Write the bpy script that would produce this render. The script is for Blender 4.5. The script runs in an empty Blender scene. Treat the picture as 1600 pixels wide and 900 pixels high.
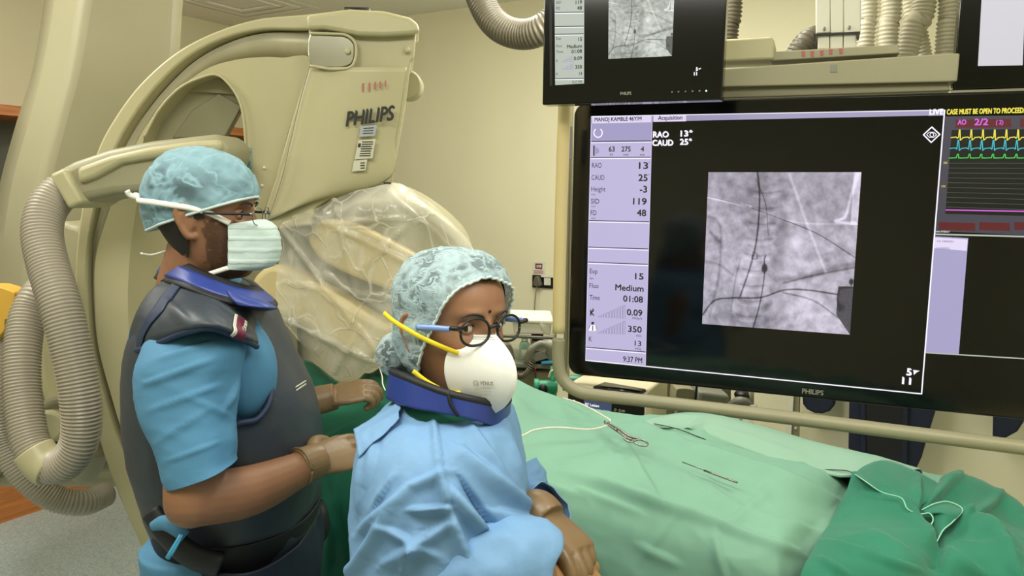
import bpy, bmesh, math, random
import numpy as np
from mathutils import Vector, Matrix, noise
random.seed(7)
S = bpy.context.scene
COL = S.collection
# ---------------------------------------------------------------- camera
F = 1200.0; CH = 1.65; PITCH = math.atan(0.1227); ROLL = 0.014
cam_d = bpy.data.cameras.new('camera'); cam = bpy.data.objects.new('camera', cam_d); COL.objects.link(cam)
cam_d.sensor_width = 36; cam_d.lens = 36*F/1600; cam_d.clip_start = .05
f_ = Vector((0, math.cos(PITCH), -math.sin(PITCH))); u0 = Vector((0, math.sin(PITCH), math.cos(PITCH))); r0 = Vector((1, 0, 0))
cr, sr = math.cos(ROLL), math.sin(ROLL)
r_ = r0*cr + u0*sr; u_ = u0*cr - r0*sr
CAM = Vector((0, 0, CH))
cam.matrix_world = Matrix(((r_.x, u_.x, -f_.x, 0), (r_.y, u_.y, -f_.y, 0), (r_.z, u_.z, -f_.z, CH), (0, 0, 0, 1)))
S.camera = cam
def ray(px, py):
    return r_*((px-800)/F) + u_*((450-py)/F) + f_
def P(px, py, Y):
    d = ray(px, py); return CAM + d*(Y/d.y)
def PZ(px, py, z):
    d = ray(px, py); return CAM + d*((z-CH)/d.z)
def PP(px, py, o, n):
    d = ray(px, py); return CAM + d*((o-CAM).dot(n)/d.dot(n))
Rm = np.array([list(r_), list(u_), list(f_)])
def pix(V):
    q = (np.asarray(V)-np.array([0, 0, CH])) @ Rm.T
    return 800+F*q[..., 0]/q[..., 2], 450-F*q[..., 1]/q[..., 2]
# ---------------------------------------------------------------- light and exposure
w = bpy.data.worlds.new('world'); S.world = w; w.use_nodes = True
w.node_tree.nodes['Background'].inputs[0].default_value = (.9, .95, .8, 1); w.node_tree.nodes['Background'].inputs[1].default_value = .15
S.view_settings.view_transform = 'Standard'; S.view_settings.look = 'None'; S.view_settings.gamma = 1
S.view_settings.use_curve_mapping = False; S.view_settings.exposure = 0.0
def area(name, loc, size, power, col=(1, .975, .88), rot=(0, 0, 0)):
    d = bpy.data.lights.new(name, 'AREA'); d.shape = 'RECTANGLE'; d.size, d.size_y = size; d.energy = power; d.color = col
    o = bpy.data.objects.new(name, d); o.location = loc; o.rotation_euler = rot; COL.objects.link(o); return o
RZ = -math.radians(31)
area('ceiling_lamp', (-.55, .45, 2.70), (1.2, .6), 31, rot=(0, 0, RZ))
area('ceiling_lamp', (.95, .55, 2.70), (1.2, .6), 26, rot=(0, 0, RZ))
area('ceiling_lamp', (.15, 3.0, 2.70), (1.2, .6), 26, rot=(0, 0, RZ))
def fill_point(loc, power, rad=.16):  # unseen point lights added above the view to brighten ceiling and walls
    d = bpy.data.lights.new('fill_light', 'POINT'); d.energy = power; d.color = (1, .975, .88); d.shadow_soft_size = rad; o = bpy.data.objects.new('fill_light', d); o.location = loc; COL.objects.link(o)
fill_point((.25, 2.35, 2.36), 26); fill_point((-2.3, 1.3, 2.3), 14); fill_point((-1.1, 3.0, 2.54), 14, .07)
area('ceiling_lamp', (-1.9, 1.9, 2.70), (.6, .6), 24, rot=(0, 0, RZ))
# ---------------------------------------------------------------- materials
def lin(c):
    if isinstance(c, str): c = [int(c[i:i+2], 16)/255 for i in (0, 2, 4)]
    return tuple(x/12.92 if x <= .04045 else ((x+.055)/1.055)**2.4 for x in c)
def mat(name, c, rough=.5, metal=0, bump=None, vary=None, alpha=None, emit=0, spec=None, sheen=0, stretch=None, coat=0, sss=0, crumple=None):
    m = bpy.data.materials.new(name); m.use_nodes = True; nt = m.node_tree; N = nt.nodes; L = nt.links
    b = N['Principled BSDF']; c = lin(c)
    b.inputs['Base Color'].default_value = (*c, 1); b.inputs['Roughness'].default_value = rough; b.inputs['Metallic'].default_value = metal
    if spec is not None: b.inputs['Specular IOR Level'].default_value = spec
    if sheen: b.inputs['Sheen Weight'].default_value = sheen
    if coat: b.inputs['Coat Weight'].default_value = coat
    if sss:
        b.inputs['Subsurface Weight'].default_value = sss; b.inputs['Subsurface Radius'].default_value = (.012, .005, .003); b.inputs['Subsurface Scale'].default_value = 1
    if emit: b.inputs['Emission Color'].default_value = (*c, 1); b.inputs['Emission Strength'].default_value = emit; b.inputs['Base Color'].default_value = (*[x*.1 for x in c], 1)
    tc = N.new('ShaderNodeTexCoord'); src = tc.outputs['Object']
    if stretch:
        mp = N.new('ShaderNodeMapping'); mp.inputs['Scale'].default_value = stretch; L.new(src, mp.inputs[0]); src = mp.outputs[0]
    if vary:   # (scale, amount)
        n = N.new('ShaderNodeTexNoise'); n.inputs['Scale'].default_value = vary[0]; n.inputs['Detail'].default_value = 4; L.new(src, n.inputs[0])
        r = N.new('ShaderNodeValToRGB'); r.color_ramp.elements[0].position = .3; r.color_ramp.elements[1].position = .7
        a = vary[1]; r.color_ramp.elements[0].color = (*[x*(1-a) for x in c], 1); r.color_ramp.elements[1].color = (*[min(1, x*(1+a)) for x in c], 1)
        L.new(n.outputs[0], r.inputs[0]); L.new(r.outputs[0], b.inputs['Base Color'])
    if bump:   # (scale, strength, distance)
        n = N.new('ShaderNodeTexNoise'); n.inputs['Scale'].default_value = bump[0]; n.inputs['Detail'].default_value = 5; L.new(src, n.inputs[0])
        bp = N.new('ShaderNodeBump'); bp.inputs['Strength'].default_value = bump[1]; bp.inputs['Distance'].default_value = bump[2] if len(bump) > 2 else .002
        L.new(n.outputs[0], bp.inputs['Height']); L.new(bp.outputs[0], b.inputs['Normal'])
    if crumple:   # (scale, distance): broad pressed creases under the weave
        nz = N.new('ShaderNodeTexNoise'); nz.inputs['Scale'].default_value = crumple[0]*.6; nz.inputs['Detail'].default_value = 3; L.new(src, nz.inputs[0])
        mx = N.new('ShaderNodeMix'); mx.data_type = 'VECTOR'; mx.inputs[0].default_value = .15; L.new(src, mx.inputs[4]); L.new(nz.outputs[1], mx.inputs[5])
        v = N.new('ShaderNodeTexVoronoi'); v.inputs['Scale'].default_value = crumple[0]; L.new(mx.outputs[1], v.inputs[0])
        b2 = N.new('ShaderNodeBump'); b2.inputs['Strength'].default_value = 1; b2.inputs['Distance'].default_value = crumple[1]; L.new(v.outputs[0], b2.inputs['Height'])
        if bump: L.new(bp.outputs[0], b2.inputs['Normal'])
        L.new(b2.outputs[0], b.inputs['Normal'])
    if alpha is not None: b.inputs['Alpha'].default_value = alpha
    return m
def fleece(name, c, lo, hi, scale, stretch=(1, 1, 1), rough=.6, thin=.08, bd=.006, vor=False):
    """see-through crinkled film or non-woven cloth: opacity follows crease noise"""
    m = mat(name, c, rough, bump=(scale*.5, .9, bd), stretch=stretch); nt = m.node_tree; N = nt.nodes; L = nt.links; b = N['Principled BSDF']
    mp = [x for x in N if x.type == 'MAPPING'][0]
    def ridge(sc, k, det):
        if vor:
            nz = N.new('ShaderNodeTexNoise'); nz.inputs['Scale'].default_value = sc*.5; L.new(mp.outputs[0], nz.inputs[0])
            mx = N.new('ShaderNodeMix'); mx.data_type = 'VECTOR'; mx.inputs[0].default_value = .12; L.new(mp.outputs[0], mx.inputs[4]); L.new(nz.outputs[1], mx.inputs[5])
            v = N.new('ShaderNodeTexVoronoi'); v.feature = 'DISTANCE_TO_EDGE'; v.inputs['Scale'].default_value = sc; L.new(mx.outputs[1], v.inputs[0])
            r = N.new('ShaderNodeMapRange'); r.inputs['From Max'].default_value = k; r.inputs['To Min'].default_value = 1; r.inputs['To Max'].default_value = 0; L.new(v.outputs[0], r.inputs[0]); return r.outputs[0]
        v = N.new('ShaderNodeTexNoise'); v.inputs['Scale'].default_value = sc; v.inputs['Detail'].default_value = det; v.inputs['Distortion'].default_value = .5; L.new(mp.outputs[0], v.inputs[0])
        a = N.new('ShaderNodeMath'); a.operation = 'SUBTRACT'; L.new(v.outputs[0], a.inputs[0]); a.inputs[1].default_value = .5
        c_ = N.new('ShaderNodeMath'); c_.operation = 'ABSOLUTE'; L.new(a.outputs[0], c_.inputs[0])
        r = N.new('ShaderNodeMapRange'); r.inputs['From Min'].default_value = 0; r.inputs['From Max'].default_value = k; r.inputs['To Min'].default_value = 1; r.inputs['To Max'].default_value = 0; L.new(c_.outputs[0], r.inputs[0]); return r.outputs[0]
    x = N.new('ShaderNodeMath'); x.operation = 'MAXIMUM'; L.new(ridge(scale, thin, 2), x.inputs[0]); y = N.new('ShaderNodeMath'); y.operation = 'MULTIPLY'; L.new(ridge(scale*.35, thin*2, 3), y.inputs[0]); y.inputs[1].default_value = .8; L.new(y.outputs[0], x.inputs[1])
    r = N.new('ShaderNodeMapRange'); r.inputs['To Min'].default_value = lo; r.inputs['To Max'].default_value = hi
    L.new(x.outputs[0], r.inputs[0]); L.new(r.outputs[0], b.inputs['Alpha'])
    bp = [q for q in N if q.type == 'BUMP'][0]; L.new(x.outputs[0], bp.inputs['Height']); return m
M = {}
M['wall'] = mat('wall_paint', 'E8E2C2', .6, vary=(1.2, .03), bump=(90, .15))
M['ceil'] = mat('ceiling_paint', 'EFECDD', .8)
M['wood'] = mat('orange_wood', 'B5713A', .45, vary=(6, .25), stretch=(1, 1, 12))
M['shelf'] = mat('grey_laminate', '5E6258', .5)
M['beige'] = mat('cream_plastic', 'B8B18B', .38, vary=(3, .04))
M['beige2'] = mat('warm_grey_plastic', '9E997C', .42, vary=(3, .04))
M['beige3'] = mat('dull_beige', '8F8B6E', .5)
M['cream'] = mat('yellow_cream', 'DCC994', .4)
M['grey'] = mat('mid_grey', '8A8A7C', .45)
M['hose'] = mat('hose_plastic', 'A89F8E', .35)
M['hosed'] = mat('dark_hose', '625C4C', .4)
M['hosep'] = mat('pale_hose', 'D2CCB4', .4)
M['black'] = mat('black', '0B0C0C', .45)
M['rubber'] = mat('black_rubber', '15161A', .6)
M['gloss'] = mat('gloss_black', '060807', .12)
M['screen'] = mat('screen_glass', '050607', .10, spec=.5)
M['chrome'] = mat('chrome', 'C6C4B4', .22, 1, vary=(5, .15), stretch=(1, 1, 1))
M['teal'] = mat('teal_print', '3F7D80', .5)
M['rail'] = mat('polished_rail', 'CBC5A8', .32, .35, vary=(5, .18))
M['cream2'] = mat('pale_cream', 'F0E6C4', .4)
M['steel'] = mat('steel', '8D8C86', .25, 1)
M['white'] = mat('white_plastic', 'DEDCCB', .4)
M['whitec'] = mat('white_cloth', 'F2F0E6', .8, bump=(60, .3))
M['txtdark'] = mat('dark_print', '23241F', .6)
M['floor'] = None
M['green'] = mat('dark_green_cloth', '277A60', .85, bump=(500, .25, .0008), vary=(9, .08), sheen=.2, crumple=(7, .006))
M['dgreen'] = mat('deep_green_cloth', '0E6149', .85, bump=(500, .25, .0008), vary=(7, .1))
M['mint'] = mat('mint_cloth', '7EAC95', .85, bump=(600, .25, .0008), vary=(5, .06), crumple=(5, .006))
M['mint2'] = mat('pale_mint_cloth', '90B5A0', .85, bump=(600, .25, .0008))
M['hem'] = mat('pale_hem', '9CD8BE', .8)
M['gown'] = mat('gown_blue', '7099C2', .7, bump=(45, .35, .003), vary=(14, .05), crumple=(11, .006))
M['scrub'] = mat('scrub_blue', '4F86AA', .8, bump=(300, .2, .001), vary=(6, .05), crumple=(7, .003))
M['vest'] = mat('lead_vest', '333B44', .48, bump=(25, .25, .004), vary=(5, .15), crumple=(7, .005))
M['navy'] = mat('navy_trim', '1B2C4A', .55, bump=(60, .3, .002))
M['collar'] = mat('royal_blue', '2B3E8C', .42, bump=(40, .3, .002))
M['navyc'] = mat('navy_apron', '141C33', .6, bump=(20, .3, .004))
M['skin'] = mat('brown_skin', '8C6347', .5, bump=(300, .12, .0006), vary=(30, .06), sss=.15)
M['skinw'] = mat('brown_skin_woman', '956C50', .5, bump=(350, .1, .0005), vary=(30, .05), sss=.15)
M['glove'] = mat('brown_glove', '7B6446', .4, bump=(90, .35, .0015), vary=(20, .08))
M['glove2'] = mat('tan_glove', 'A67C50', .4, bump=(90, .35, .0015))
M['hair'] = mat('black_hair', '17130F', .6, bump=(400, .5, .002), stretch=(1, 1, .1))
M['lips'] = mat('lips', '6E3A30', .5)
M['eyew'] = mat('eye_white', 'DAD3CB', .25)
M['iris'] = mat('iris', '1B0F0A', .1)
M['mask'] = mat('mask_pale', 'C6D8D4', .85, bump=(250, .3, .001))
M['n95'] = mat('respirator_white', 'EDEDE6', .85, bump=(400, .2, .0008))
M['yellow'] = mat('yellow_strap', 'EBD21E', .6)
M['yelp'] = mat('yellow_plastic', 'DDAE45', .5)
M['blue'] = mat('light_blue_plastic', '7C9BDC', .3)
M['pen'] = mat('pen_blue', '4FB4E6', .3)
M['red'] = mat('maroon', '6A1838', .6)
M['redmark'] = mat('red_ink', 'B06468', .7)
M['lens'] = mat('lens', '303030', .02, alpha=.05)
M['film'] = fleece('clear_plastic_film', 'E4E0CE', .24, .58, 13, (1, 1, .8), .13, .07, .003, True)
M['net'] = fleece('hair_net_cloth', 'B4CCD2', .20, .85, 48, (1, 1, 1.5), .8, .05, .0007)
M['cap'] = fleece('cap_cloth', '98BFCC', .15, .78, 15, (1, 1, 1.3), .8, .085, .0012)
M['badge'] = mat('badge', '8FA59A', .4)
M['sticker'] = mat('sticker', 'C9C9B2', .5)
M['sticker2'] = mat('sticker_blue', 'A4ABB0', .5)
M['gr2'] = mat('valve_green', '1E8F66', .4)
def E(n, c, s=1.0): M[n] = mat(n, c, .4, emit=s); return M[n]
E('s_lav', 'B9B1D6'); E('s_lav2', 'A39CC4'); E('s_lavw', 'DDD3F0'); E('s_white', 'F2EEFA', 1.1); E('s_blk', '101014', .3); E('s_grey', '9C96B8'); E('s_yel', 'E8DC50'); E('s_cyan', '3CB6C4')
E('s_grn', '46C052'); E('s_mag', 'D060D8'); E('s_dgrey', '42404C'); E('s_line', '506058'); E('s_red', '5A1820'); E('s_gry2', 'AEB6AC'); E('s_wh2', 'C8C6CE'); E('s_navy', '3C4A66'); E('led', 'A8FFB8', 3)
def floor_mat():
    m = mat('speckled_vinyl', 'A4B2B4', .45); nt = m.node_tree; N = nt.nodes; L = nt.links
    tc = [x for x in N if x.type == 'TEX_COORD'][0]
    v = N.new('ShaderNodeTexVoronoi'); v.inputs['Scale'].default_value = 160; L.new(tc.outputs['Object'], v.inputs[0])
    r = N.new('ShaderNodeValToRGB'); r.color_ramp.elements[0].color = (*lin('8FA3A8'), 1); r.color_ramp.elements[1].color = (*lin('C4CBC8'), 1)
    L.new(v.outputs['Color'], r.inputs[0]); L.new(r.outputs[0], N['Principled BSDF'].inputs['Base Color']); return m
M['floor'] = floor_mat()
# ---------------------------------------------------------------- mesh helpers
class MB:
    def __init__(s): s.v = []; s.f = []; s.m = []; s.cur = 0
    def add(s, vs, fs, m=None):
        o = len(s.v); s.v += [tuple(x) for x in vs]; s.f += [tuple(i+o for i in f) for f in fs]; s.m += [s.cur if m is None else m]*len(fs); return s
    def grid(s, G, closed=False, flip=False, cap=False, m=None):
        G = np.asarray(G, float); a, b = G.shape[:2]; fs = []
        for i in range(a-1):
            for j in range(b if closed else b-1):
                k = (j+1) % b; q = (i*b+j, i*b+k, (i+1)*b+k, (i+1)*b+j); fs.append(q[::-1] if flip else q)
        if cap:
            fs.append(tuple(range(b))[::-1] if not flip else tuple(range(b))); e = tuple((a-1)*b+j for j in range(b)); fs.append(e if not flip else e[::-1])
        return s.add(G.reshape(-1, 3), fs, m)
    def tube(s, pts, r, seg=12, n=None, m=None, sx=1.0, up=None, corr=None, cap=True, rnd=False):
        """swept round tube; r one number or one per point; sx widens it along 'up'"""
        pts = [Vector(p) for p in pts]; rr = [r]*len(pts) if not hasattr(r, '__len__') else list(r)
        A = np.array([[*p, q] for p, q in zip(pts, rr)])
        if n and len(pts) > 2: A = crs(A, n)
        elif n: A = np.array([A[0]+(A[1]-A[0])*t for t in np.linspace(0, 1, n)])
        if corr:   # corrugation pitch, depth
            L = np.concatenate([[0], np.cumsum(np.linalg.norm(np.diff(A[:, :3], axis=0), axis=1))]); k = int(L[-1]/corr[0])*5
            t = np.linspace(0, L[-1], k+1); A = np.stack([np.interp(t, L, A[:, i]) for i in range(4)], 1)
            A[:, 3] += np.array([(0, 1, 1, 0, -.1)[i % 5] for i in range(k+1)])*corr[1]
        if rnd:
            def end(a, b):
                d = a[:3]-b[:3]; d = d/(np.linalg.norm(d)+1e-9); return [np.array([*(a[:3]+d*a[3]*math.sin(q)), a[3]*math.cos(q)]) for q in (1.45, 1.1, .7, .35)]
            A = np.array(end(A[0], A[1])+list(A)+end(A[-1], A[-2])[::-1])
        c = [Vector(a[:3]) for a in A]; T = [(c[min(i+1, len(c)-1)]-c[max(i-1, 0)]).normalized() for i in range(len(c))]
        x = up if up is not None else (Vector((0, 0, 1)) if abs(T[0].z) < .9 else Vector((1, 0, 0)))
        G = []
        for i in range(len(c)):
            x = (x - T[i]*x.dot(T[i])).normalized(); y = T[i].cross(x)
            G.append([c[i]+(x*math.cos(q)*sx+y*math.sin(q))*A[i][3] for q in np.linspace(0, 2*math.pi, seg, endpoint=False)])
        return s.grid([[list(v) for v in g] for g in G], closed=True, cap=cap, m=m)
    def prism(s, poly, ext, m=None):
        """closed solid from a 3D outline pushed along ext (vector or one per point)"""
        n = len(poly); e = ext if isinstance(ext, list) else [ext]*n
        vs = [Vector(p) for p in poly]+[Vector(p)+Vector(q) for p, q in zip(poly, e)]
        fs = [tuple(range(n)), tuple(range(n, 2*n))[::-1]]+[(i, i+n, (i+1) % n+n, (i+1) % n) for i in range(n)]
        return s.add(vs, fs, m)
    def box(s, c, sx, sy, sz, X=Vector((1, 0, 0)), Y=None, Z=Vector((0, 0, 1)), m=None):
        c = Vector(c); Y = Y or Z.cross(X); v = [c+X*(a*sx/2)+Y*(b*sy/2)+Z*(d*sz/2) for a in (-1, 1) for b in (-1, 1) for d in (-1, 1)]
        return s.add(v, [(0, 1, 3, 2), (4, 6, 7, 5), (0, 4, 5, 1), (2, 3, 7, 6), (0, 2, 6, 4), (1, 5, 7, 3)], m)
    def ball(s, c, r, X=Vector((1, 0, 0)), Y=Vector((0, 1, 0)), Z=Vector((0, 0, 1)), m=None, nu=20, nv=14):
        c = Vector(c); r = r if hasattr(r, '__len__') else (r, r, r); G = []
        for i in range(nv+1):
            p = -math.pi/2+math.pi*(i*.996/nv+.002)
            G.append([list(c+X*(r[0]*math.cos(p)*math.cos(q))+Y*(r[1]*math.cos(p)*math.sin(q))+Z*(r[2]*math.sin(p))) for q in np.linspace(0, 2*math.pi, nu, endpoint=False)])
        return s.grid(G, closed=True, cap=True, m=m)
    def build(s, name, mats, parent=None, smooth=True, bevel=0, remesh=0, sm=0, solid=0, weld=False, subd=0, ang=None):
        V = np.array(s.v); me = bpy.data.meshes.new(name)
        c = (V.min(0)+V.max(0))/2; c[2] = V[:, 2].min()
        me.from_pydata((V-c).tolist(), [], s.f); 
        for m in (mats if isinstance(mats, (list, tuple)) else [mats]): me.materials.append(M[m] if isinstance(m, str) else m)
        me.polygons.foreach_set('material_index', s.m)
        bm = bmesh.new(); bm.from_mesh(me)
        if weld: bmesh.ops.remove_doubles(bm, verts=bm.verts, dist=1e-5)
        bmesh.ops.recalc_face_normals(bm, faces=bm.faces); bm.to_mesh(me); bm.free()
        o = bpy.data.objects.new(name, me); COL.objects.link(o); o.location = c
        if parent is not None: o.parent = parent; o.matrix_parent_inverse = Matrix.Translation(-wloc(parent))
        if bevel:
            b = o.modifiers.new('bevel', 'BEVEL'); b.width = bevel; b.segments = 3; b.limit_method = 'ANGLE'; b.angle_limit = math.radians(35)
        if remesh:
            r = o.modifiers.new('remesh', 'REMESH'); r.mode = 'VOXEL'; r.voxel_size = remesh; r.use_smooth_shade = True
        if sm:
            r = o.modifiers.new('smooth', 'SMOOTH'); r.iterations = sm; r.factor = .5
        if solid:
            r = o.modifiers.new('solid', 'SOLIDIFY'); r.thickness = solid; r.offset = 0
        if subd:
            r = o.modifiers.new('sub', 'SUBSURF'); r.levels = subd; r.render_levels = subd
        if smooth:
            me.polygons.foreach_set('use_smooth', [True]*len(me.polygons))
            if bevel or ang:
                try: me.set_sharp_from_angle(angle=math.radians(ang or 40))
                except Exception: pass
        return o
def wloc(o):
    p = Vector((0, 0, 0)); 
    while o is not None:
        p = p+o.location+(o.matrix_parent_inverse.translation if o.parent else Vector((0, 0, 0))); o = o.parent
    return p
def cr1(A, t):
    n = len(A); i = min(int(t), n-2); u = t-i
    p1, p2 = A[i], A[i+1]; p0 = A[i-1] if i > 0 else 2*p1-p2; p3 = A[i+2] if i+2 < n else 2*p2-p1
    return .5*((2*p1)+(p2-p0)*u+(2*p0-5*p1+4*p2-p3)*u*u+(3*p1-p0-3*p2+p3)*u**3)
def crs(A, n):
    A = np.asarray(A, float); return np.array([cr1(A, t) for t in np.linspace(0, len(A)-1, n)])
def crsc(A, n):   # closed
    A = np.asarray(A, float); k = len(A); B = np.concatenate([A[-2:], A, A[:3]]); return np.array([cr1(B, 2+t) for t in np.linspace(0, k, n, endpoint=False)])
def loft(C, a, b, closed=False):
    C = np.asarray(C, float); R = np.array([(crsc if closed else crs)(r, b) for r in C]); return np.array([crs(R[:, j], a) for j in range(b)]).transpose(1, 0, 2)
def normals(G, closed=False):
    du = np.gradient(G, axis=0)
    dv = (np.roll(G, -1, 1)-np.roll(G, 1, 1)) if closed else np.gradient(G, axis=1)
    n = np.cross(du, dv); return n/(np.linalg.norm(n, axis=2, keepdims=True)+1e-12)
def wrinkle(G, amp, scale, closed=False, ridged=True, stretch=(1, 1, 1), seed=0, creases=(), toward=True):
    """real folds: push a cloth grid along its normals by ridge noise plus named creases (x0,y0,x1,y1,width,height)"""
    G = np.asarray(G); n = normals(G, closed)
    if toward:   # make normals face the camera side
        s = np.sign(np.sum(n*(np.array([0, 0, CH])-G), axis=2, keepdims=True)); n = n*np.where(s == 0, 1, s) if not closed else n*(1 if np.sum(n*(G-G.mean(1, keepdims=True))) > 0 else -1)
    D = np.zeros(G.shape[:2])
    if amp:
        for i in range(G.shape[0]):
            for j in range(G.shape[1]):
                p = Vector((G[i, j, 0]*stretch[0]*scale+seed, G[i, j, 1]*stretch[1]*scale, G[i, j, 2]*stretch[2]*scale))
                D[i, j] = ((noise.ridged_multi_fractal(p, 1, 2.1, 3, 1, 2)-1.2) if ridged else noise.fractal(p, 1, 2, 3))*amp
    if creases:
        X, Y = pix(G)
        for c in creases:
            x0, y0, x1, y1, wd, h = c; dx, dy = x1-x0, y1-y0; L2 = dx*dx+dy*dy
            t = ((X-x0)*dx+(Y-y0)*dy)/L2; tc = np.clip(t, 0, 1); d = np.hypot(X-x0-tc*dx, Y-y0-tc*dy)
            sgn = np.sign((X-x0)*dy-(Y-y0)*dx); wl = np.where(sgn > 0, wd*.45, wd*1.3)
            D += h*np.exp(-(d/wl)**2)*np.sin(np.pi*np.clip(tc*.94+.03, 0, 1))**.5
    return G+n*D[..., None]
def px_grid(rows): return [[list(P(*q)) for q in r] for r in rows]
def rings(tab, seg=48, n=None, ex=2.0, skew=0):
    """closed body shell through horizontal slices: (py, x_left, x_right, Ycentre, y_radius)"""
    R = []
    for (py, xl, xr, Y, ry) in tab:
        ul, ur = xl, xr
        for it in range(5):   # fit the slice's width to its outline, allowing for perspective
            a, b = P(ul, py, Y), P(ur, py, Y); c = (a+b)/2; rx = (b-a).length/2; row = []
            for q in np.linspace(0, 2*math.pi, seg, endpoint=False):
                cx, cy = math.cos(q), math.sin(q); row.append([c.x+rx*math.copysign(abs(cx)**(2/ex), cx)+skew*cy*ry, c.y+ry*math.copysign(abs(cy)**(2/ex), cy), c.z])
            X, _ = pix(np.array(row)); ul += (xl-X.min())*.8; ur += (xr-X.max())*.8
        R.append(row)
    R = np.array(R)
    if n: R = np.array([crs(R[:, j], n) for j in range(seg)]).transpose(1, 0, 2)
    return R
def band(outer, inner, Y, depth, n=60, close=True):
    """curved solid between two outlines, front at Y, real depth behind"""
    o = crs(np.array([list(P(x, y, Y)) for x, y in outer]), n); i = crs(np.array([list(P(x, y, Y)) for x, y in inner]), n); d = np.array([0, depth, 0])
    return np.stack([o, i, i+d, o+d], 1)
def poly(pts, Y): return [P(x, y, Y) for x, y in pts]
def smoothpoly(pts, Y, n=60): return [Vector(v) for v in crsc(np.array([list(P(x, y, Y)) for x, y in pts]), n)]
_font = {}
def textmesh(s):
    if s not in _font:
        c = bpy.data.curves.new('t', 'FONT'); c.body = s; c.resolution_u = 3; o = bpy.data.objects.new('t', c); COL.objects.link(o)
        bpy.context.view_layer.update(); dg = bpy.context.evaluated_depsgraph_get(); me = bpy.data.meshes.new_from_object(o.evaluated_get(dg))
        v = np.array([x.co[:] for x in me.vertices]) if len(me.vertices) else np.zeros((1, 3)); f = [tuple(p.vertices) for p in me.polygons]
        bpy.data.objects.remove(o); bpy.data.curves.remove(c); bpy.data.meshes.remove(me); _font[s] = (v, f)
    return _font[s]
def text(mb, s, o, X, Yv, h, width=None, m=None, align='l', shear=0, bold=0):
    """lettering: o baseline point, X and Yv unit directions, h cap height"""
    v, f = textmesh(s); v = v.copy(); k = h/.73; wd = v[:, 0].max()-v[:, 0].min(); kx = (width/wd) if width else k
    x = (v[:, 0]-v[:, 0].min())*kx; y = v[:, 1]*k; x = x+shear*y
    if align == 'r': x -= wd*kx
    if align == 'c': x -= wd*kx/2
    o = Vector(o); off = [(0, 0)] if not bold else [(0, 0), (bold, 0), (0, bold)]
    nrm = X.cross(Yv)
    for q, (a, b) in enumerate(off): mb.add([o+X*(xx+a)+Yv*(yy+b)+nrm*(q*.00005) for xx, yy in zip(x, y)], f, m)
def tag(o, label=None, cat=None, group=None, kind=None):
    for k, v in (('label', label), ('category', cat), ('group', group), ('kind', kind)):
        if v: o[k] = v
    return o
def thing(name, loc, label, cat, group=None):
    o = bpy.data.objects.new(name, None); COL.objects.link(o); o.location = loc; o.empty_display_size = .1; return tag(o, label, cat, group)
# ---------------------------------------------------------------- the room
A_ = Vector((math.cos(RZ), math.sin(RZ), 0)); B_ = Vector((-math.sin(RZ), math.cos(RZ), 0)); UP = Vector((0, 0, 1))   # along the back wall, into the depth
CZ = 2.75
wb = PZ(632, 25, CZ); wl = PZ(286, 24, CZ)
dB = wb.dot(B_); dA = wl.dot(A_)                      # back wall: p.B = dB, left wall: p.A = dA
def RM(a, b, z): return A_*(dA+a)+B_*(dB-b)+UP*z      # room coordinates from the far left corner
RW, RL = 6.2, 6.5
def slab(name, pts, ext, m):
    o = MB().prism(pts, ext).build(name, m, smooth=False); return tag(o, kind='structure')
slab('floor', [RM(0, 0, 0), RM(RW, 0, 0), RM(RW, RL, 0), RM(0, RL, 0)], UP*-.1, 'floor')
slab('ceiling', [RM(0, 0, CZ), RM(RW, 0, CZ), RM(RW, RL, CZ), RM(0, RL, CZ)], UP*.1, 'ceil')
slab('wall_back', [RM(-.1, 0, 0), RM(RW, 0, 0), RM(RW, 0, CZ), RM(-.1, 0, CZ)], B_*.1, 'wall')
slab('wall_left', [RM(0, 0, 0), RM(0, RL, 0), RM(0, RL, CZ), RM(0, 0, CZ)], A_*-.1, 'wall')
slab('wall_right', [RM(RW, 0, 0), RM(RW, RL, 0), RM(RW, RL, CZ), RM(RW, 0, CZ)], A_*.1, 'wall')
slab('wall_front', [RM(0, RL, 0), RM(RW, RL, 0), RM(RW, RL, CZ), RM(0, RL, CZ)], B_*-.1, 'wall')
slab('baseboard_back', [RM(0, 0, 0), RM(RW, 0, 0), RM(RW, 0, .09), RM(0, 0, .09)], B_*-.015, 'beige3')
# ceiling vent, square louvres
vt = PZ(372, 3, CZ); t = thing('ceiling_vent', vt, 'faint square louvred vent in the ceiling at the top of the photo', 'vent')
for k, (s, z) in enumerate(((.62, .004), (.46, .007), (.3, .010))):
    b = MB()
    for sx, sy in ((1, 0), (-1, 0), (0, 1), (0, -1)):
        c = vt+A_*(sx*s/2)+B_*(sy*s/2)-UP*(z/2+.002)
        b.box(c, .04 if sx else s-.04, .04 if sy else s+.04, z, A_, B_, UP)
    b.build('louvre_frame', 'ceil', t, smooth=False)
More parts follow.
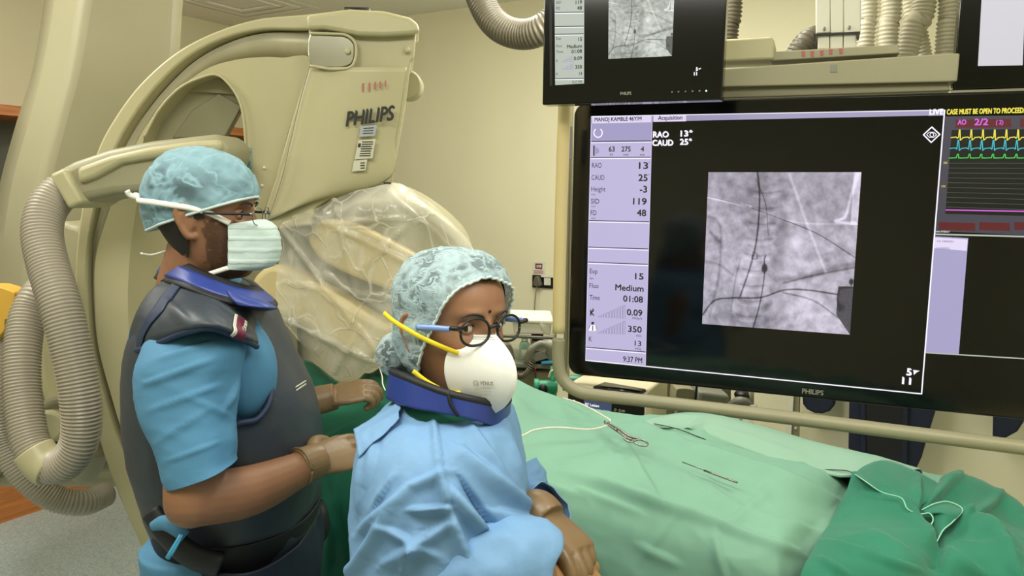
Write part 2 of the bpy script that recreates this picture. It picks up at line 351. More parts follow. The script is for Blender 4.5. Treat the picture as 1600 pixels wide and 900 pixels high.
# ---- left wall shelving unit with wooden edges
WLN = A_   # normal of the left wall
def onleft(px, py, off): return PP(px, py, RM(off, 0, 0), A_)
t = thing('shelf_unit', RM(.25, 1.5, 0), 'grey wall cabinet with orange wooden edging behind the C-arm', 'cabinet')
zt = onleft(8, 172, .4).z
lo_, hi_ = zt-.02, zt+.02
b = MB(); b.box(RM(.015, 2.1, zt/2+.04), .02, 4.0, zt-.1, A_, B_, UP).build('back_panel', 'shelf', t, smooth=False)
b = MB(); b.box(RM(.2, 2.1, zt), .42, 4.0, .05, A_, B_, UP).build('top_board', 'wood', t, smooth=False, bevel=.004)
zs = onleft(3, 395, .4).z
b = MB(); b.box(RM(.19, 2.1, zs), .40, 4.0, .03, A_, B_, UP).build('shelf_board', 'wood', t, smooth=False)
b = MB(); b.box(RM(.21, 2.1, .1), .42, 4.0, .2, A_, B_, UP).build('plinth', 'wood', t, smooth=False)
b = MB(); b.box(RM(.20, 2.1, .2+(zs-.45)/2+.1), .38, 3.98, zs-.45, A_, B_, UP).build('cabinet_body', 'beige2', t, smooth=False)
for k in range(3):
    b = MB(); b.box(RM(.21, .12+k*1.98, zt/2), .38, .025, zt-.05, A_, B_, UP).build('divider_panel', 'shelf', t, smooth=False)
q = onleft(5, 376, .3); q.z = zs+.015
cr = MB()
G = loft([[list(q+A_*a+B_*b_+UP*h) for a, b_, h in r] for r in (((-.05, -.08, 0), (0, -.1, .02), (.05, -.08, 0)), ((-.07, 0, .03), (0, 0, .07), (.07, 0, .02)), ((-.05, .1, 0), (0, .1, .03), (.05, .1, 0)))], 16, 16)
tag(cr.grid(wrinkle(G, .01, 20)).build('crumpled_cloth', 'whitec', solid=.003), 'small crumpled white cloth on the shelf at the left edge', 'cloth')
# ---------------------------------------------------------------- C-arm machine
CA = thing('c_arm', (-.9, 2.3, 0), 'large cream C-arm X-ray machine arching behind the man in the blue cap', 'x-ray machine')
col = []
for py, x0, x1, x2, x3 in ((-60, 74, 94, 138, 296), (0, 68, 85, 127, 286), (110, 50, 66, 108, 278), (200, 22, 42, 84, 262), (300, -4, 16, 60, 250), (450, -30, -2, 38, 225), (640, -36, -6, 30, 210), (760, -36, -6, 30, 210)):
    col.append([list(P(x0, py, 3.0)), list(P(x1, py, 2.58)), list(P(x2, py, 2.45)), list(P(x3, py, 2.62)), list(P(x3, py, 3.0))])
col = np.array(col); col = np.array([crs(col[:, j], 30) for j in range(5)]).transpose(1, 0, 2)
col[0, :, 2] = 2.74
MB().grid(col, closed=True, cap=True).build('column', 'beige2', CA, bevel=.03, ang=14)
OUT = [(545, 14), (480, 22), (400, 30), (330, 52), (270, 85), (215, 135), (175, 190), (150, 240), (130, 310), (118, 400), (118, 480), (126, 560), (142, 640), (165, 720), (200, 810), (250, 910), (330, 1010)]
IN1 = [(545, 40), (480, 46), (410, 46), (350, 60), (295, 88), (247, 132), (207, 184), (177, 240), (152, 310), (137, 400), (137, 480), (143, 545), (160, 612), (186, 690), (225, 765), (280, 850), (360, 950)]
IN2 = [(545, 42), (480, 50), (412, 52), (355, 68), (303, 97), (256, 142), (217, 193), (188, 246), (162, 312), (142, 400), (141, 480), (147, 545), (164, 612), (190, 690), (229, 765), (284, 850), (364, 950)]
IN3 = [(545, 100), (486, 95), (412, 88), (370, 92), (322, 108), (272, 145), (232, 192), (203, 246), (176, 314), (150, 400), (149, 480), (155, 545), (172, 612), (197, 690), (236, 765), (290, 850), (370, 950)]
MB().grid(band(OUT, IN1, 2.12, .30, 120), closed=True, cap=True).build('arc_rim', 'beige', CA, bevel=.006)
MB().grid(band(IN1, IN2, 2.17, .22, 120), closed=True, cap=True).build('arc_groove', 'black', CA)
g = band(IN2, IN3, 2.14, .26, 120); g[:, 1, 1] += .05
MB().grid(g, closed=True, cap=True).build('arc_rail', 'rail', CA)
PO = [(400, 365), (430, 280), (455, 190), (486, 95), (440, 90), (410, 89), (365, 94), (320, 109), (270, 147), (230, 194), (203, 246), (176, 314), (150, 400), (149, 480), (155, 545), (172, 612), (197, 690), (236, 765), (290, 850), (370, 950)]
PI = [(384, 365), (384, 300), (384, 240), (381, 190), (374, 158), (358, 132), (338, 117), (312, 122), (280, 138), (248, 172), (225, 215), (216, 300), (203, 400), (200, 480), (206, 560), (226, 640), (252, 715), (295, 800), (350, 880), (430, 960)]
MB().grid(band(PO, PI, 2.13, .26, 140), closed=True, cap=True).build('arc_side_plate', 'beige', CA, bevel=.008)
g = [P(x, y, 2.122) for x, y in PI[:11]]
MB().tube(g, .0035, 8, n=80).build('opening_edge_bead', 'beige', CA)
MB().prism(smoothpoly([(205, 226), (248, 172), (280, 138), (335, 116), (366, 138), (378, 172), (352, 212), (330, 232)], 2.2, 50), Vector((-.06, .14, 0))).build('inner_bracket', 'beige2', CA, bevel=.01)
MB().prism(poly([(268, 216), (300, 172), (341, 146), (377, 166), (352, 212), (330, 214)], 2.19), Vector((0, .03, 0))).build('bracket_panel', 'beige3', CA, bevel=.003)
MB().prism(poly([(282, 138), (335, 116), (366, 138), (370, 148), (342, 146), (284, 142)], 2.188), Vector((0, .03, 0))).build('bracket_cap', 'beige2', CA, bevel=.003)
HX = Vector((-.058, .36, -.01))
MB().prism(poly([(484, 100), (482, 44), (545, 44), (600, 50), (651, 48), (647, 92), (642, 96), (636, 150), (624, 218), (612, 286), (560, 296), (515, 310), (492, 325), (485, 352), (402, 362), (430, 280), (455, 190)], 2.10), HX).build('tube_housing', 'beige', CA, bevel=.016)
# soft vertical bulge of the housing front
g = []
for a, x0, x1 in ((105, 484, 636), (160, 468, 628), (220, 455, 618), (280, 436, 606), (345, 418, 482)):
    g.append([list(P(x0+(x1-x0)*k, a if a < 300 else a-30*k, 2.10-.022*math.sin(math.pi*min(1, k*1.0)))) for k in (0, .12, .3, .5, .7, .88, 1)])
MB().grid(loft(g, 30, 30)).build('housing_front_cover', 'beige', CA, solid=.004)
tp = [(478, 24), (545, 14), (600, 17), (640, 27), (655, 38), (655, 48), (651, 54), (600, 57), (560, 56), (530, 50), (505, 46), (478, 47)]
MB().prism(poly(tp, 2.07), Vector((-.05, .40, .05))).build('housing_lid', 'beige', CA, bevel=.012)
MB().box(P(560, 18, 2.3), .07, .05, .012).build('lid_slot', 'black', CA)
MB().prism(smoothpoly([(485, 53), (520, 55), (540, 57), (552, 68), (553, 88), (545, 102), (520, 105), (485, 100)], 2.082, 40), Vector((0, .02, 0))).build('slot_insert', 'chrome', CA, bevel=.003)
b = MB(); bd = [P(x, y, 2.078) for x, y in ((485, 52), (520, 53), (541, 55), (555, 67), (556, 90), (547, 105), (520, 108), (485, 103))]; b.tube(bd, .004, 8, n=60).build('slot_rim', 'beige', CA)
b = MB(); b.ball(P(543, 80, 2.078), (.008, .004, .008)).build('screw', 'beige', CA)
b = MB(); b.ball(P(636, 78, 2.09), (.008, .004, .008)).build('screw', 'beige', CA)
for y in ((410+3, 262), (410, 290)):
    b = MB(); b.ball(P(y[0], y[1], 2.125), (.004, .003, .004)).build('screw', 'white', CA)
b = MB(); c = P(636, 132, 2.3); b.tube([c, c+Vector((0, .07, 0))], .042, 32).build('round_knob', 'beige2', CA, bevel=.006)
b = MB(); b.box(P(606, 287, 2.09), .02, .02, .008).build('hinge_clip', 'black', CA)
# seam line
b = MB(); b.tube([P(x, y, 2.083) for x, y in ((484, 103), (468, 160), (455, 215), (440, 280), (420, 340))], .0012, 6, n=30).build('seam', 'grey', CA)
X_ = (P(614, 187, 2.07)-P(541, 197, 2.07)); ln = X_.length; X_.normalize(); Yv_ = Vector((.08, 0, 1)).normalized()
b = MB(); text(b, 'PHILIPS', P(540, 198, 2.067), X_, Yv_, .039, ln*1.0, shear=.08, bold=.003); b.build('maker_name', 'txtdark', CA, smooth=False)
def pxquad(pts, Y, th=.0015): return MB().prism(poly(pts, Y), Vector((0, th, 0)))
pxquad([(564, 197), (589, 195), (586, 212), (561, 214)], 2.068).build('blue_grey_sticker', 'sticker2', CA, smooth=False)
pxquad([(560, 219), (587, 217), (582, 247), (554, 249)], 2.068).build('white_sticker', 'sticker', CA, smooth=False)
pxquad([(553, 251), (574, 249), (571, 266), (550, 268)], 2.070).build('small_white_sticker', 'sticker', CA, smooth=False)
b = MB()
for k in range(7):
    y = 221+k*3.6; xo = -k*.7
    b.prism(poly([(566+xo, y), (584+xo-random.random()*5, y-.3), (584+xo-1, y+1.2), (566+xo, y+1.4)], 2.0665), Vector((0, .0004, 0)))
for k in range(3): b.prism(poly([(568-k*.5, 200+k*4), (584-k*.5, 199+k*4), (584-k*.5, 200+k*4), (568-k*.5, 201+k*4)], 2.0665), Vector((0, .0004, 0)))
b.prism(poly([(560, 224), (564, 224), (563, 230), (559, 230)], 2.0665), Vector((0, .0004, 0)))
for k in range(3): b.prism(poly([(563, 254+k*4), (570, 253.5+k*4), (570, 255+k*4), (563, 255.5+k*4)], 2.0685), Vector((0, .0004, 0)))
b.build('sticker_print', 'txtdark', CA, smooth=False)
for k, (x, y, h) in enumerate(((567, 137, 13), (577, 136, 13), (586, 134, 11), (594, 133, 10), (602, 131, 9))):
    b = MB(); b.prism(poly([(x-1, y-h/2), (x+1.5, y-h/2-1), (x+1, y+h/2), (x-1.2, y+h/2)], 2.074), Vector((0, .0005, 0))).build('red_ink_mark', 'redmark', CA, smooth=False)
pxquad([(386, 229), (393, 231), (394, 278), (386, 277)], 2.126).build('clarity_badge', 'badge', CA, smooth=False)
b = MB(); text(b, 'AlluraClarity', P(393, 300, 2.124), Vector((-.01, 0, 1)).normalized(), Vector((-1, 0, 0)), .0095, .115, bold=.0002); b.build('badge_text', 'teal', CA, smooth=False)
# detector under the film
dsc = smoothpoly([(481, 348), (530, 312), (590, 298), (650, 312), (712, 355), (742, 400), (722, 445), (680, 470), (600, 460), (520, 430), (484, 390)], 2.22, 60)
MB().prism(dsc, Vector((-.03, .26, .03))).build('detector_turret', 'beige2', CA, bevel=.03)
MB().prism(smoothpoly([(482, 362), (500, 345), (540, 345), (600, 372), (660, 405), (690, 432), (678, 458), (640, 462), (570, 440), (510, 412), (486, 388)], 2.16, 60), Vector((0, .08, 0))).build('detector_ring', 'cream', CA, bevel=.012)
MB().prism(poly([(404, 350), (500, 330), (520, 400), (440, 440), (415, 425)], 2.26), Vector((0, .2, 0))).build('detector_neck', 'beige3', CA, bevel=.01)
MB().prism(poly([(440, 350), (500, 345), (690, 432), (712, 470), (640, 500), (604, 506), (560, 486), (440, 418)], 2.20), Vector((.03, .25, 0))).build('detector_plate', 'grey', CA, bevel=.02)
MB().prism(smoothpoly([(396, 432), (420, 414), (450, 420), (520, 458), (575, 492), (605, 505), (640, 490), (720, 455), (752, 480), (740, 530), (680, 560), (600, 562), (550, 556), (480, 515), (410, 480), (392, 455)], 2.12, 90), Vector((.05, .30, -.02))).build('detector_tray', 'cream', CA, bevel=.02)
# film bag: a thing of its own
rows = [[(492, 330, 2.06), (520, 312, 2.05), (560, 298, 2.05), (605, 286, 2.08), (630, 290, 2.1), (648, 300, 2.16)],
        [(438, 348, 2.06), (490, 340, 2.02), (540, 330, 2.0), (600, 322, 2.0), (660, 322, 2.02), (700, 336, 2.14)],
        [(436, 385, 2.06), (490, 390, 2.02), (550, 388, 2.0), (610, 386, 2.0), (680, 382, 2.02), (742, 392, 2.16)],
        [(432, 425, 2.06), (490, 440, 2.02), (550, 445, 2.0), (620, 448, 2.0), (700, 444, 2.02), (765, 440, 2.16)],
        [(430, 478, 2.05), (490, 500, 2.02), (550, 510, 1.99), (620, 510, 2.0), (700, 505, 2.02), (770, 490, 2.14)],
        [(440, 500, 2.05), (480, 535, 2.02), (540, 552, 2.0), (610, 555, 2.0), (690, 548, 2.04), (750, 530, 2.14)],
        [(452, 512, 2.05), (492, 560, 2.03), (530, 592, 2.02), (590, 574, 2.02), (640, 566, 2.06), (700, 560, 2.12)]]
G = loft(px_grid(rows), 90, 110)
G = wrinkle(G, .009, 5, seed=3, creases=[(480, 330, 700, 440, 6, .012), (440, 360, 600, 560, 5, .012), (520, 300, 560, 470, 5, .01), (600, 330, 530, 570, 6, .012), (440, 440, 640, 470, 5, .010), (470, 350, 640, 340, 5, .01), (450, 500, 600, 570, 6, .014), (560, 520, 520, 590, 5, .012), (610, 300, 720, 400, 6, .01), (640, 350, 560, 430, 5, .01), (600, 490, 500, 430, 5, .01)])
tag(MB().grid(G).build('sterile_film_cover', 'film'), 'crumpled clear plastic film draped over the X-ray detector', 'plastic cover')
# cable arm and corrugated hoses
ARM = [(76, 270), (112, 251), (165, 233), (230, 220), (300, 212), (330, 209), (346, 216), (354, 245), (320, 285), (240, 300), (175, 305), (140, 312), (106, 326)]
MB().prism(poly(ARM, 1.9), Vector((.02, .15, 0))).build('hose_arm', 'beige2', CA, bevel=.022)
g = poly([(118, 262), (170, 243), (232, 229), (300, 220), (344, 218), (344, 238), (250, 246), (190, 256), (150, 278), (122, 288)], 1.885)
MB().prism(g, Vector((0, .03, 0))).build('arm_cover', 'beige', CA, bevel=.012)
MB().prism(poly([(75, 272), (100, 262), (128, 316), (106, 328)], 1.88), Vector((.01, .17, 0))).build('hose_collar', 'beige', CA, bevel=.01)
pk = lambda L: [P(x, y, Y) for x, y, Y in L]
b = MB(); b.tube(pk([(112, 292, 1.95), (90, 305, 1.93), (72, 330, 1.9), (66, 365, 1.87), (74, 410, 1.84), (95, 480, 1.80), (115, 560, 1.78), (127, 630, 1.77), (124, 690, 1.77), (100, 724, 1.78), (72, 725, 1.8), (48, 692, 1.82), (36, 620, 1.86), (35, 550, 1.9), (45, 490, 1.95), (66, 455, 2.0), (85, 450, 2.1)]), [.043]*8+[.04]*9, 28, n=260, corr=(.0085, .0032)); b.build('corrugated_hose', 'hose', CA)
b = MB(); b.tube(pk([(20, 470, 2.1), (2, 540, 2.05), (-6, 620, 2.0), (6, 690, 2.0), (40, 745, 2.0), (85, 778, 2.02), (130, 785, 2.06), (165, 772, 2.15)]), .034, 24, n=160, corr=(.0085, .003)); b.build('corrugated_hose', 'hose', CA)
b = MB(); c = P(62, 716, 1.795); d = (P(45, 690, 1.8)-P(78, 740, 1.79)).normalized(); b.tube([P(82, 733, 1.79), P(66, 722, 1.795), P(52, 704, 1.80)], .047, 28, n=8, sx=1.0); b.build('hose_clamp', 'beige', CA, bevel=.004)
b = MB(); b.ball(P(50, 735, 1.76), (.006, .004, .006)).build('clamp_screw', 'black', CA)
b = MB(); b.tube([P(78, 702, 1.84), P(95, 706, 1.9)], .022, 16, n=6).build('clamp_bolt', 'black', CA)
# pivot body low on the left
MB().prism(smoothpoly([(88, 356), (110, 350), (134, 375), (138, 500), (150, 620), (185, 720), (150, 742), (118, 700), (98, 560), (86, 440)], 2.3, 60), Vector((0, .3, 0))).build('arc_carriage', 'beige2', CA, bevel=.02)
MB().prism(smoothpoly([(55, 470), (100, 470), (135, 520), (140, 600), (115, 640), (70, 640), (50, 560)], 2.25, 50), Vector((-.02, .3, 0))).build('drive_cover', 'beige', CA, bevel=.035)
b = MB(); c = P(104, 665, 2.12); b.tube([P(120, 655, 2.3), P(95, 665, 2.12)], .085, 36).build('pivot_drum', 'beige2', CA, bevel=.02)
b = MB(); b.tube([P(85, 665, 2.10), P(72, 668, 1.97)], .046, 32).build('pivot_knob', 'beige', CA, bevel=.012)
b = MB(); b.tube([P(150, 690, 2.2), P(128, 735, 2.25)], .05, 32).build('pivot_boss', 'beige2', CA, bevel=.01)
MB().prism(smoothpoly([(-60, 480), (20, 500), (30, 620), (10, 720), (-60, 760)], 2.5, 40), Vector((0, .4, 0))).build('floor_stand_body', 'beige', CA, bevel=.04)
b = MB(); 
yb = MB(); yb.prism(smoothpoly([(-30, 452), (18, 455), (22, 470), (20, 498), (8, 500), (4, 520), (-30, 540)], 2.0, 30), Vector((0, .06, 0)))
tag(yb.build('yellow_bracket', 'yelp', bevel=.006), 'small yellow plastic bracket cut off by the left edge', 'bracket')
# ---------------------------------------------------------------- table and drapes
tb = thing('patient_table', (.3, 1.95, 0), 'patient table under mint drapes, only its cream board corner showing', 'table')
TA, TN = Vector((.80, -.60, 0)), Vector((.60, .80, 0)); tc0 = Vector((.30, 1.86, 0))
b = MB(); b.box(tc0+UP*.86+TA*.1, 2.5, .46, .05, TA, TN, UP).build('table_top', 'cream', tb, bevel=.015)
b = MB(); b.box(tc0+UP*.42-TA*.5+TN*.02, .5, .3, .84, TA, TN, UP).build('pedestal', 'beige2', tb, bevel=.03)
bc = [P(x, y, 1.78) for x, y in ((1500, 786), (1545, 790), (1572, 796), (1577, 806), (1576, 830), (1490, 830))]
b = MB(); b.prism(bc, Vector((.1, .14, -.01))).build('table_board_corner', 'cream', tb, bevel=.01)
# mint drape over the patient
rows = [  # far hang, far edge, ridge, middle, near edge, near hang...  going left to right
 [(590, 640, 2.25), (640, 618, 2.22), (700, 606, 2.15), (780, 596, 2.10), (850, 622, 2.08), (930, 653, 2.02), (1010, 659, 1.99), (1090, 654, 1.98), (1180, 676, 1.93), (1290, 704, 1.84), (1380, 728, 1.78), (1480, 756, 1.72), (1600, 800, 1.62)],
 [(580, 660, 2.1), (640, 640, 2.05), (700, 625, 2.02), (780, 612, 1.98), (850, 642, 1.95), (930, 664, 1.91), (1010, 675, 1.87), (1090, 682, 1.83), (1180, 704, 1.78), (1290, 728, 1.72), (1380, 752, 1.66), (1480, 785, 1.6), (1600, 830, 1.5)],
 [(575, 700, 1.95), (640, 680, 1.92), (700, 665, 1.88), (780, 655, 1.84), (850, 672, 1.80), (930, 690, 1.76), (1010, 708, 1.71), (1090, 722, 1.67), (1180, 748, 1.61), (1290, 776, 1.55), (1380, 805, 1.5), (1480, 840, 1.44), (1600, 880, 1.36)],
 [(570, 740, 1.85), (640, 725, 1.8), (700, 700, 1.76), (780, 700, 1.71), (850, 720, 1.67), (930, 738, 1.62), (1010, 758, 1.56), (1090, 782, 1.52), (1180, 808, 1.47), (1290, 835, 1.42), (1380, 860, 1.37), (1480, 895, 1.31), (1600, 940, 1.22)],
 [(565, 790, 1.78), (640, 770, 1.75), (700, 745, 1.70), (780, 745, 1.65), (850, 768, 1.60), (930, 792, 1.55), (1010, 815, 1.50), (1090, 842, 1.45), (1180, 865, 1.40), (1290, 890, 1.36), (1380, 915, 1.31), (1480, 950, 1.25), (1600, 1000, 1.17)],
 [(565, 850, 1.76), (640, 840, 1.73), (700, 830, 1.68), (780, 830, 1.63), (850, 850, 1.58), (930, 870, 1.53), (1010, 895, 1.48), (1090, 920, 1.43), (1180, 945, 1.38), (1290, 975, 1.34), (1380, 1005, 1.29), (1480, 1040, 1.23), (1600, 1090, 1.15)],
 [(565, 1050, 1.75), (640, 1050, 1.72), (700, 1050, 1.67), (780, 1050, 1.62), (850, 1070, 1.57), (930, 1100, 1.52), (1010, 1130, 1.47), (1090, 1160, 1.42), (1180, 1190, 1.37), (1290, 1220, 1.33), (1380, 1250, 1.28), (1480, 1280, 1.22), (1600, 1320, 1.14)]]
back = [[x, y+150, Y+.06] for x, y, Y in rows[0]]
G = loft(px_grid([back]+rows), 150, 260)
X0, Y0 = pix(G); C0 = np.array([0, 0, CH]); G = C0+(G-C0)*(1+.065*np.clip((X0-1215)/100, 0, 1)*np.clip((X0-1215)/100+(Y0-700)/120-.6, 0, 1))[..., None]
G = wrinkle(G, .010, 4.2, seed=5, creases=[(820, 645, 1000, 690, 14, .010), (985, 662, 1330, 795, 10, .030), (1040, 660, 1130, 680, 8, .008), (880, 730, 1250, 862, 8, .018), (1120, 835, 1135, 905, 8, .010), (1130, 820, 1210, 760, 8, .008),
     (830, 640, 940, 660, 10, -.008), (960, 670, 1030, 780, 9, .008), (900, 760, 1000, 800, 7, .006), (980, 690, 1130, 700, 10, -.008), (1180, 800, 1330, 850, 8, .006), (820, 740, 900, 770, 8, .006), (1000, 850, 1060, 880, 7, .006), (1250, 730, 1330, 760, 8, .01), (1060, 800, 1010, 870, 7, .005)])
tag(MB().grid(G).build('mint_surgical_drape', 'mint', solid=.003), 'pale mint surgical drape spread over the patient on the table', 'drape')
# second sheet along the far side
rows = [[(1000, 665, 1.955), (1060, 652, 1.95), (1110, 650, 1.94), (1180, 668, 1.895), (1280, 694, 1.825), (1380, 718, 1.76), (1440, 736, 1.72)],
        [(1012, 662, 1.90), (1075, 664, 1.885), (1150, 690, 1.815), (1220, 714, 1.745), (1300, 735, 1.695), (1345, 738, 1.67), (1400, 752, 1.65)],
        [(1015, 668, 1.885), (1075, 672, 1.87), (1152, 700, 1.80), (1222, 724, 1.73), (1300, 744, 1.68), (1345, 746, 1.66), (1400, 758, 1.64)]]
back = [[x, y+90, Y+.05] for x, y, Y in rows[0]]
G = loft(px_grid([back]+rows), 40, 140); G = wrinkle(G, .003, 6, seed=9, creases=[(1060, 680, 1100, 655, 6, .01), (1110, 665, 1260, 715, 9, .006)])
tag(MB().grid(G).build('mint_side_drape', 'mint2', solid=.003), 'paler mint sheet along the far edge of the table', 'drape')
# deep green drape around the left end of the table
rows = [[(440, 570, 2.45), (480, 562, 2.42), (540, 600, 2.4), (600, 572, 2.35), (640, 560, 2.3), (700, 570, 2.25)],
        [(440, 590, 2.2), (490, 585, 2.15), (540, 620, 2.1), (600, 600, 2.08), (640, 590, 2.05), (700, 600, 2.0)],
        [(440, 660, 2.05), (490, 650, 2.0), (540, 660, 1.95), (600, 660, 1.93), (640, 650, 1.90), (700, 660, 1.86)],
        [(440, 740, 1.98), (490, 735, 1.92), (540, 735, 1.88), (600, 740, 1.86), (640, 735, 1.84), (700, 740, 1.8)],
        [(440, 900, 1.97), (490, 900, 1.91), (540, 900, 1.87), (600, 900, 1.85), (640, 900, 1.83), (700, 900, 1.79)],
        [(440, 1150, 1.96), (490, 1150, 1.9), (540, 1150, 1.86), (600, 1150, 1.84), (640, 1150, 1.82), (700, 1150, 1.78)]]
G = loft(px_grid(rows), 110, 70); G = wrinkle(G, .006, 4, seed=2, creases=[(490, 590, 620, 640, 8, .012), (520, 560, 600, 600, 7, .012), (500, 745, 545, 880, 10, .012), (500, 690, 560, 660, 7, .01), (530, 760, 510, 900, 9, .012)])
tag(MB().grid(G).build('deep_green_drape', 'dgreen', solid=.003), 'dark green surgical drape under the hands of the man in the blue cap', 'drape')
# bright green cloth over the near right end
rows = [[(1335, 742, 1.66), (1378, 722, 1.70), (1430, 738, 1.68), (1468, 758, 1.66), (1500, 742, 1.72), (1560, 778, 1.68), (1640, 820, 1.6)],
        [(1322, 770, 1.60), (1370, 752, 1.60), (1425, 772, 1.58), (1470, 790, 1.56), (1515, 778, 1.60), (1570, 810, 1.58), (1650, 850, 1.5)],
        [(1300, 812, 1.52), (1360, 800, 1.50), (1420, 815, 1.48), (1462, 822, 1.49), (1520, 815, 1.51), (1580, 842, 1.48), (1660, 880, 1.4)],
        [(1275, 850, 1.42), (1345, 845, 1.40), (1415, 850, 1.39), (1462, 855, 1.41), (1520, 850, 1.42), (1590, 875, 1.38), (1670, 910, 1.3)],
        [(1252, 895, 1.34), (1330, 892, 1.33), (1410, 890, 1.33), (1465, 895, 1.35), (1530, 892, 1.36), (1600, 915, 1.32), (1680, 950, 1.24)],
        [(1235, 980, 1.31), (1320, 980, 1.30), (1410, 985, 1.31), (1465, 990, 1.33), (1540, 985, 1.34), (1610, 1010, 1.30), (1690, 1040, 1.22)],
        [(1225, 1200, 1.30), (1320, 1200, 1.29), (1410, 1200, 1.30), (1465, 1200, 1.32), (1550, 1200, 1.33), (1620, 1230, 1.29), (1700, 1250, 1.21)]]
back = [[x+8, y+70, Y+.06] for x, y, Y in rows[0]]
G = loft(px_grid([back]+rows), 130, 150)
G = wrinkle(G, .007, 4.5, seed=11, creases=[(1335, 742, 1420, 800, 12, .018), (1400, 776, 1470, 860, 10, .030), (1500, 745, 1440, 800, 8, .028), (1430, 795, 1450, 830, 8, -.02), (1480, 800, 1600, 870, 12, .036), (1290, 845, 1440, 890, 6, .012), (1280, 870, 1330, 900, 6, .010), (1560, 780, 1500, 830, 8, .02), (1530, 830, 1600, 900, 8, .02), (1465, 840, 1475, 900, 14, -.025),
     (1500, 850, 1600, 880, 10, .012), (1520, 740, 1600, 800, 12, .016), (1480, 860, 1540, 900, 10, .014), (1360, 830, 1420, 860, 8, .006)])
gc = thing('bright_green_cloth', P(1430, 900, 1.4), 'bright green cloth with pale stitched hems heaped at the right end of the table', 'cloth')
MB().grid(G).build('cloth', 'green', gc, solid=.003)
rows = [[(1336, 740, 1.64), (1380, 720, 1.68), (1432, 736, 1.66), (1462, 752, 1.64)],
        [(1340, 745, 1.60), (1380, 750, 1.58), (1428, 768, 1.56), (1466, 772, 1.58)],
        [(1350, 750, 1.565), (1375, 767, 1.545), (1408, 778, 1.53), (1440, 790, 1.53)],
        [(1352, 752, 1.56), (1378, 770, 1.54), (1410, 784, 1.52), (1436, 802, 1.51)]]
G = loft(px_grid(rows), 40, 50); G = wrinkle(G, .003, 9, seed=4, creases=[(1436, 745, 1432, 800, 6, .012)])
MB().grid(G).build('folded_flap', 'green', gc, solid=.003)
rows = [[(1440, 797, 1.50), (1462, 788, 1.51), (1482, 785, 1.52), (1504, 796, 1.50)], [(1448, 803, 1.485), (1468, 799, 1.47), (1485, 800, 1.47), (1500, 802, 1.47)], [(1460, 806, 1.48), (1474, 808, 1.46), (1484, 812, 1.455), (1488, 816, 1.455)], [(1458, 850, 1.44), (1464, 845, 1.43), (1468, 838, 1.43), (1474, 828, 1.44)]]
MB().grid(loft(px_grid(rows), 30, 30)).build('folded_pocket', 'green', gc, solid=.003)
b = MB()
b.tube(pk([(1336, 741, 1.625), (1352, 752, 1.545), (1378, 769, 1.52), (1408, 778, 1.505), (1418, 795, 1.485), (1436, 803, 1.48), (1452, 802, 1.48), (1458, 812, 1.465), (1452, 825, 1.45)]), .0013, 6, n=60)
b.tube(pk([(1440, 797, 1.495), (1460, 787, 1.50), (1482, 784, 1.51), (1504, 796, 1.49), (1488, 816, 1.45), (1474, 828, 1.435), (1464, 846, 1.42)]), .0013, 6, n=60); b.build('hem_edge', 'hem', gc)
# black tubes drawn as the shade in gaps / stitched openings of the drape
b = MB(); b.tube(pk([(1022, 662, 1.885), (1050, 668, 1.87), (1070, 674, 1.855), (1085, 680, 1.835), (1103, 687, 1.815)]), .0012, 6, n=40)
tag(b.build('gap_shade_tube', 'rubber'), 'thin black line standing in for shade in a gap of the mint drape near the beige cart unit', 'gap shade')
b = MB(); b.tube(pk([(1232, 724, 1.735), (1246, 730, 1.72), (1262, 733, 1.71), (1300, 734, 1.69), (1325, 736, 1.67), (1334, 741, 1.66)]), .0012, 6, n=40)
tag(b.build('gap_shade_tube', 'rubber'), 'thin black line standing in for shade in a gap of the mint drape reaching the bright green cloth', 'gap shade')
# ---------------------------------------------------------------- items on the drape
def wire(name, pts, r, m, label, cat, n=80, seg=8):
    b = MB(); b.tube(pk(pts), r, seg, n=n); return tag(b.build(name, m), label, cat)
wire('white_catheter', [(760, 690, 1.60), (812, 682, 1.665), (835, 672, 1.70), (870, 668, 1.72), (920, 671, 1.735), (948, 665, 1.76), (953, 658, 1.79), (948, 653, 1.81), (910, 632, 1.93), (880, 622, 2.0)], .0022, 'white', 'thin white catheter lying across the mint drape by the forceps', 'catheter')
fc = thing('forceps', P(975, 675, 1.75), 'steel locking forceps clipped to the mint drape', 'forceps')
for k, (dx, dy) in enumerate(((0, 0), (4, -2))):
    b = MB(); b.tube(pk([(944+dx, 660, 1.775), (962+dx, 672+dy, 1.735), (980+dx, 684+dy, 1.70), (990+dx*2, 690+dy*2, 1.685)]), [.0016, .0026, .0028, .0024], 8, n=20); b.build('shank', 'steel', fc)
b = MB(); b.tube(pk([(990, 689, 1.683), (1000, 687, 1.683), (1010, 691, 1.672), (1011, 696, 1.665), (1000, 696, 1.665), (990, 691, 1.68)]), .0022, 8, n=36); b.build('finger_ring', 'steel', fc)
b = MB(); b.tube(pk([(990, 690, 1.68), (982, 690, 1.68), (976, 686, 1.69), (978, 684, 1.695), (988, 687, 1.688)]), .0022, 8, n=30); b.build('finger_ring', 'steel', fc)
b = MB(); b.ball(P(962, 671, 1.73), .004).build('pivot_screw', 'steel', fc)
b = MB(); b.tube(pk([(945, 658, 1.79), (946, 661, 1.775), (953, 659, 1.775)]), .0022, 8, n=16).build('jaw', 'steel', fc)
nd = thing('biopsy_needle', P(1110, 740, 1.57), 'long thin steel needle lying on the mint drape', 'needle')
b = MB(); b.tube(pk([(1066, 722, 1.635), (1152, 754, 1.535)]), .0012, 8, n=4).build('needle_shaft', 'steel', nd)
b = MB(); b.tube(pk([(1100, 735, 1.59), (1152, 754, 1.532)]), .0022, 8, n=4).build('needle_sheath', 'steel', nd)
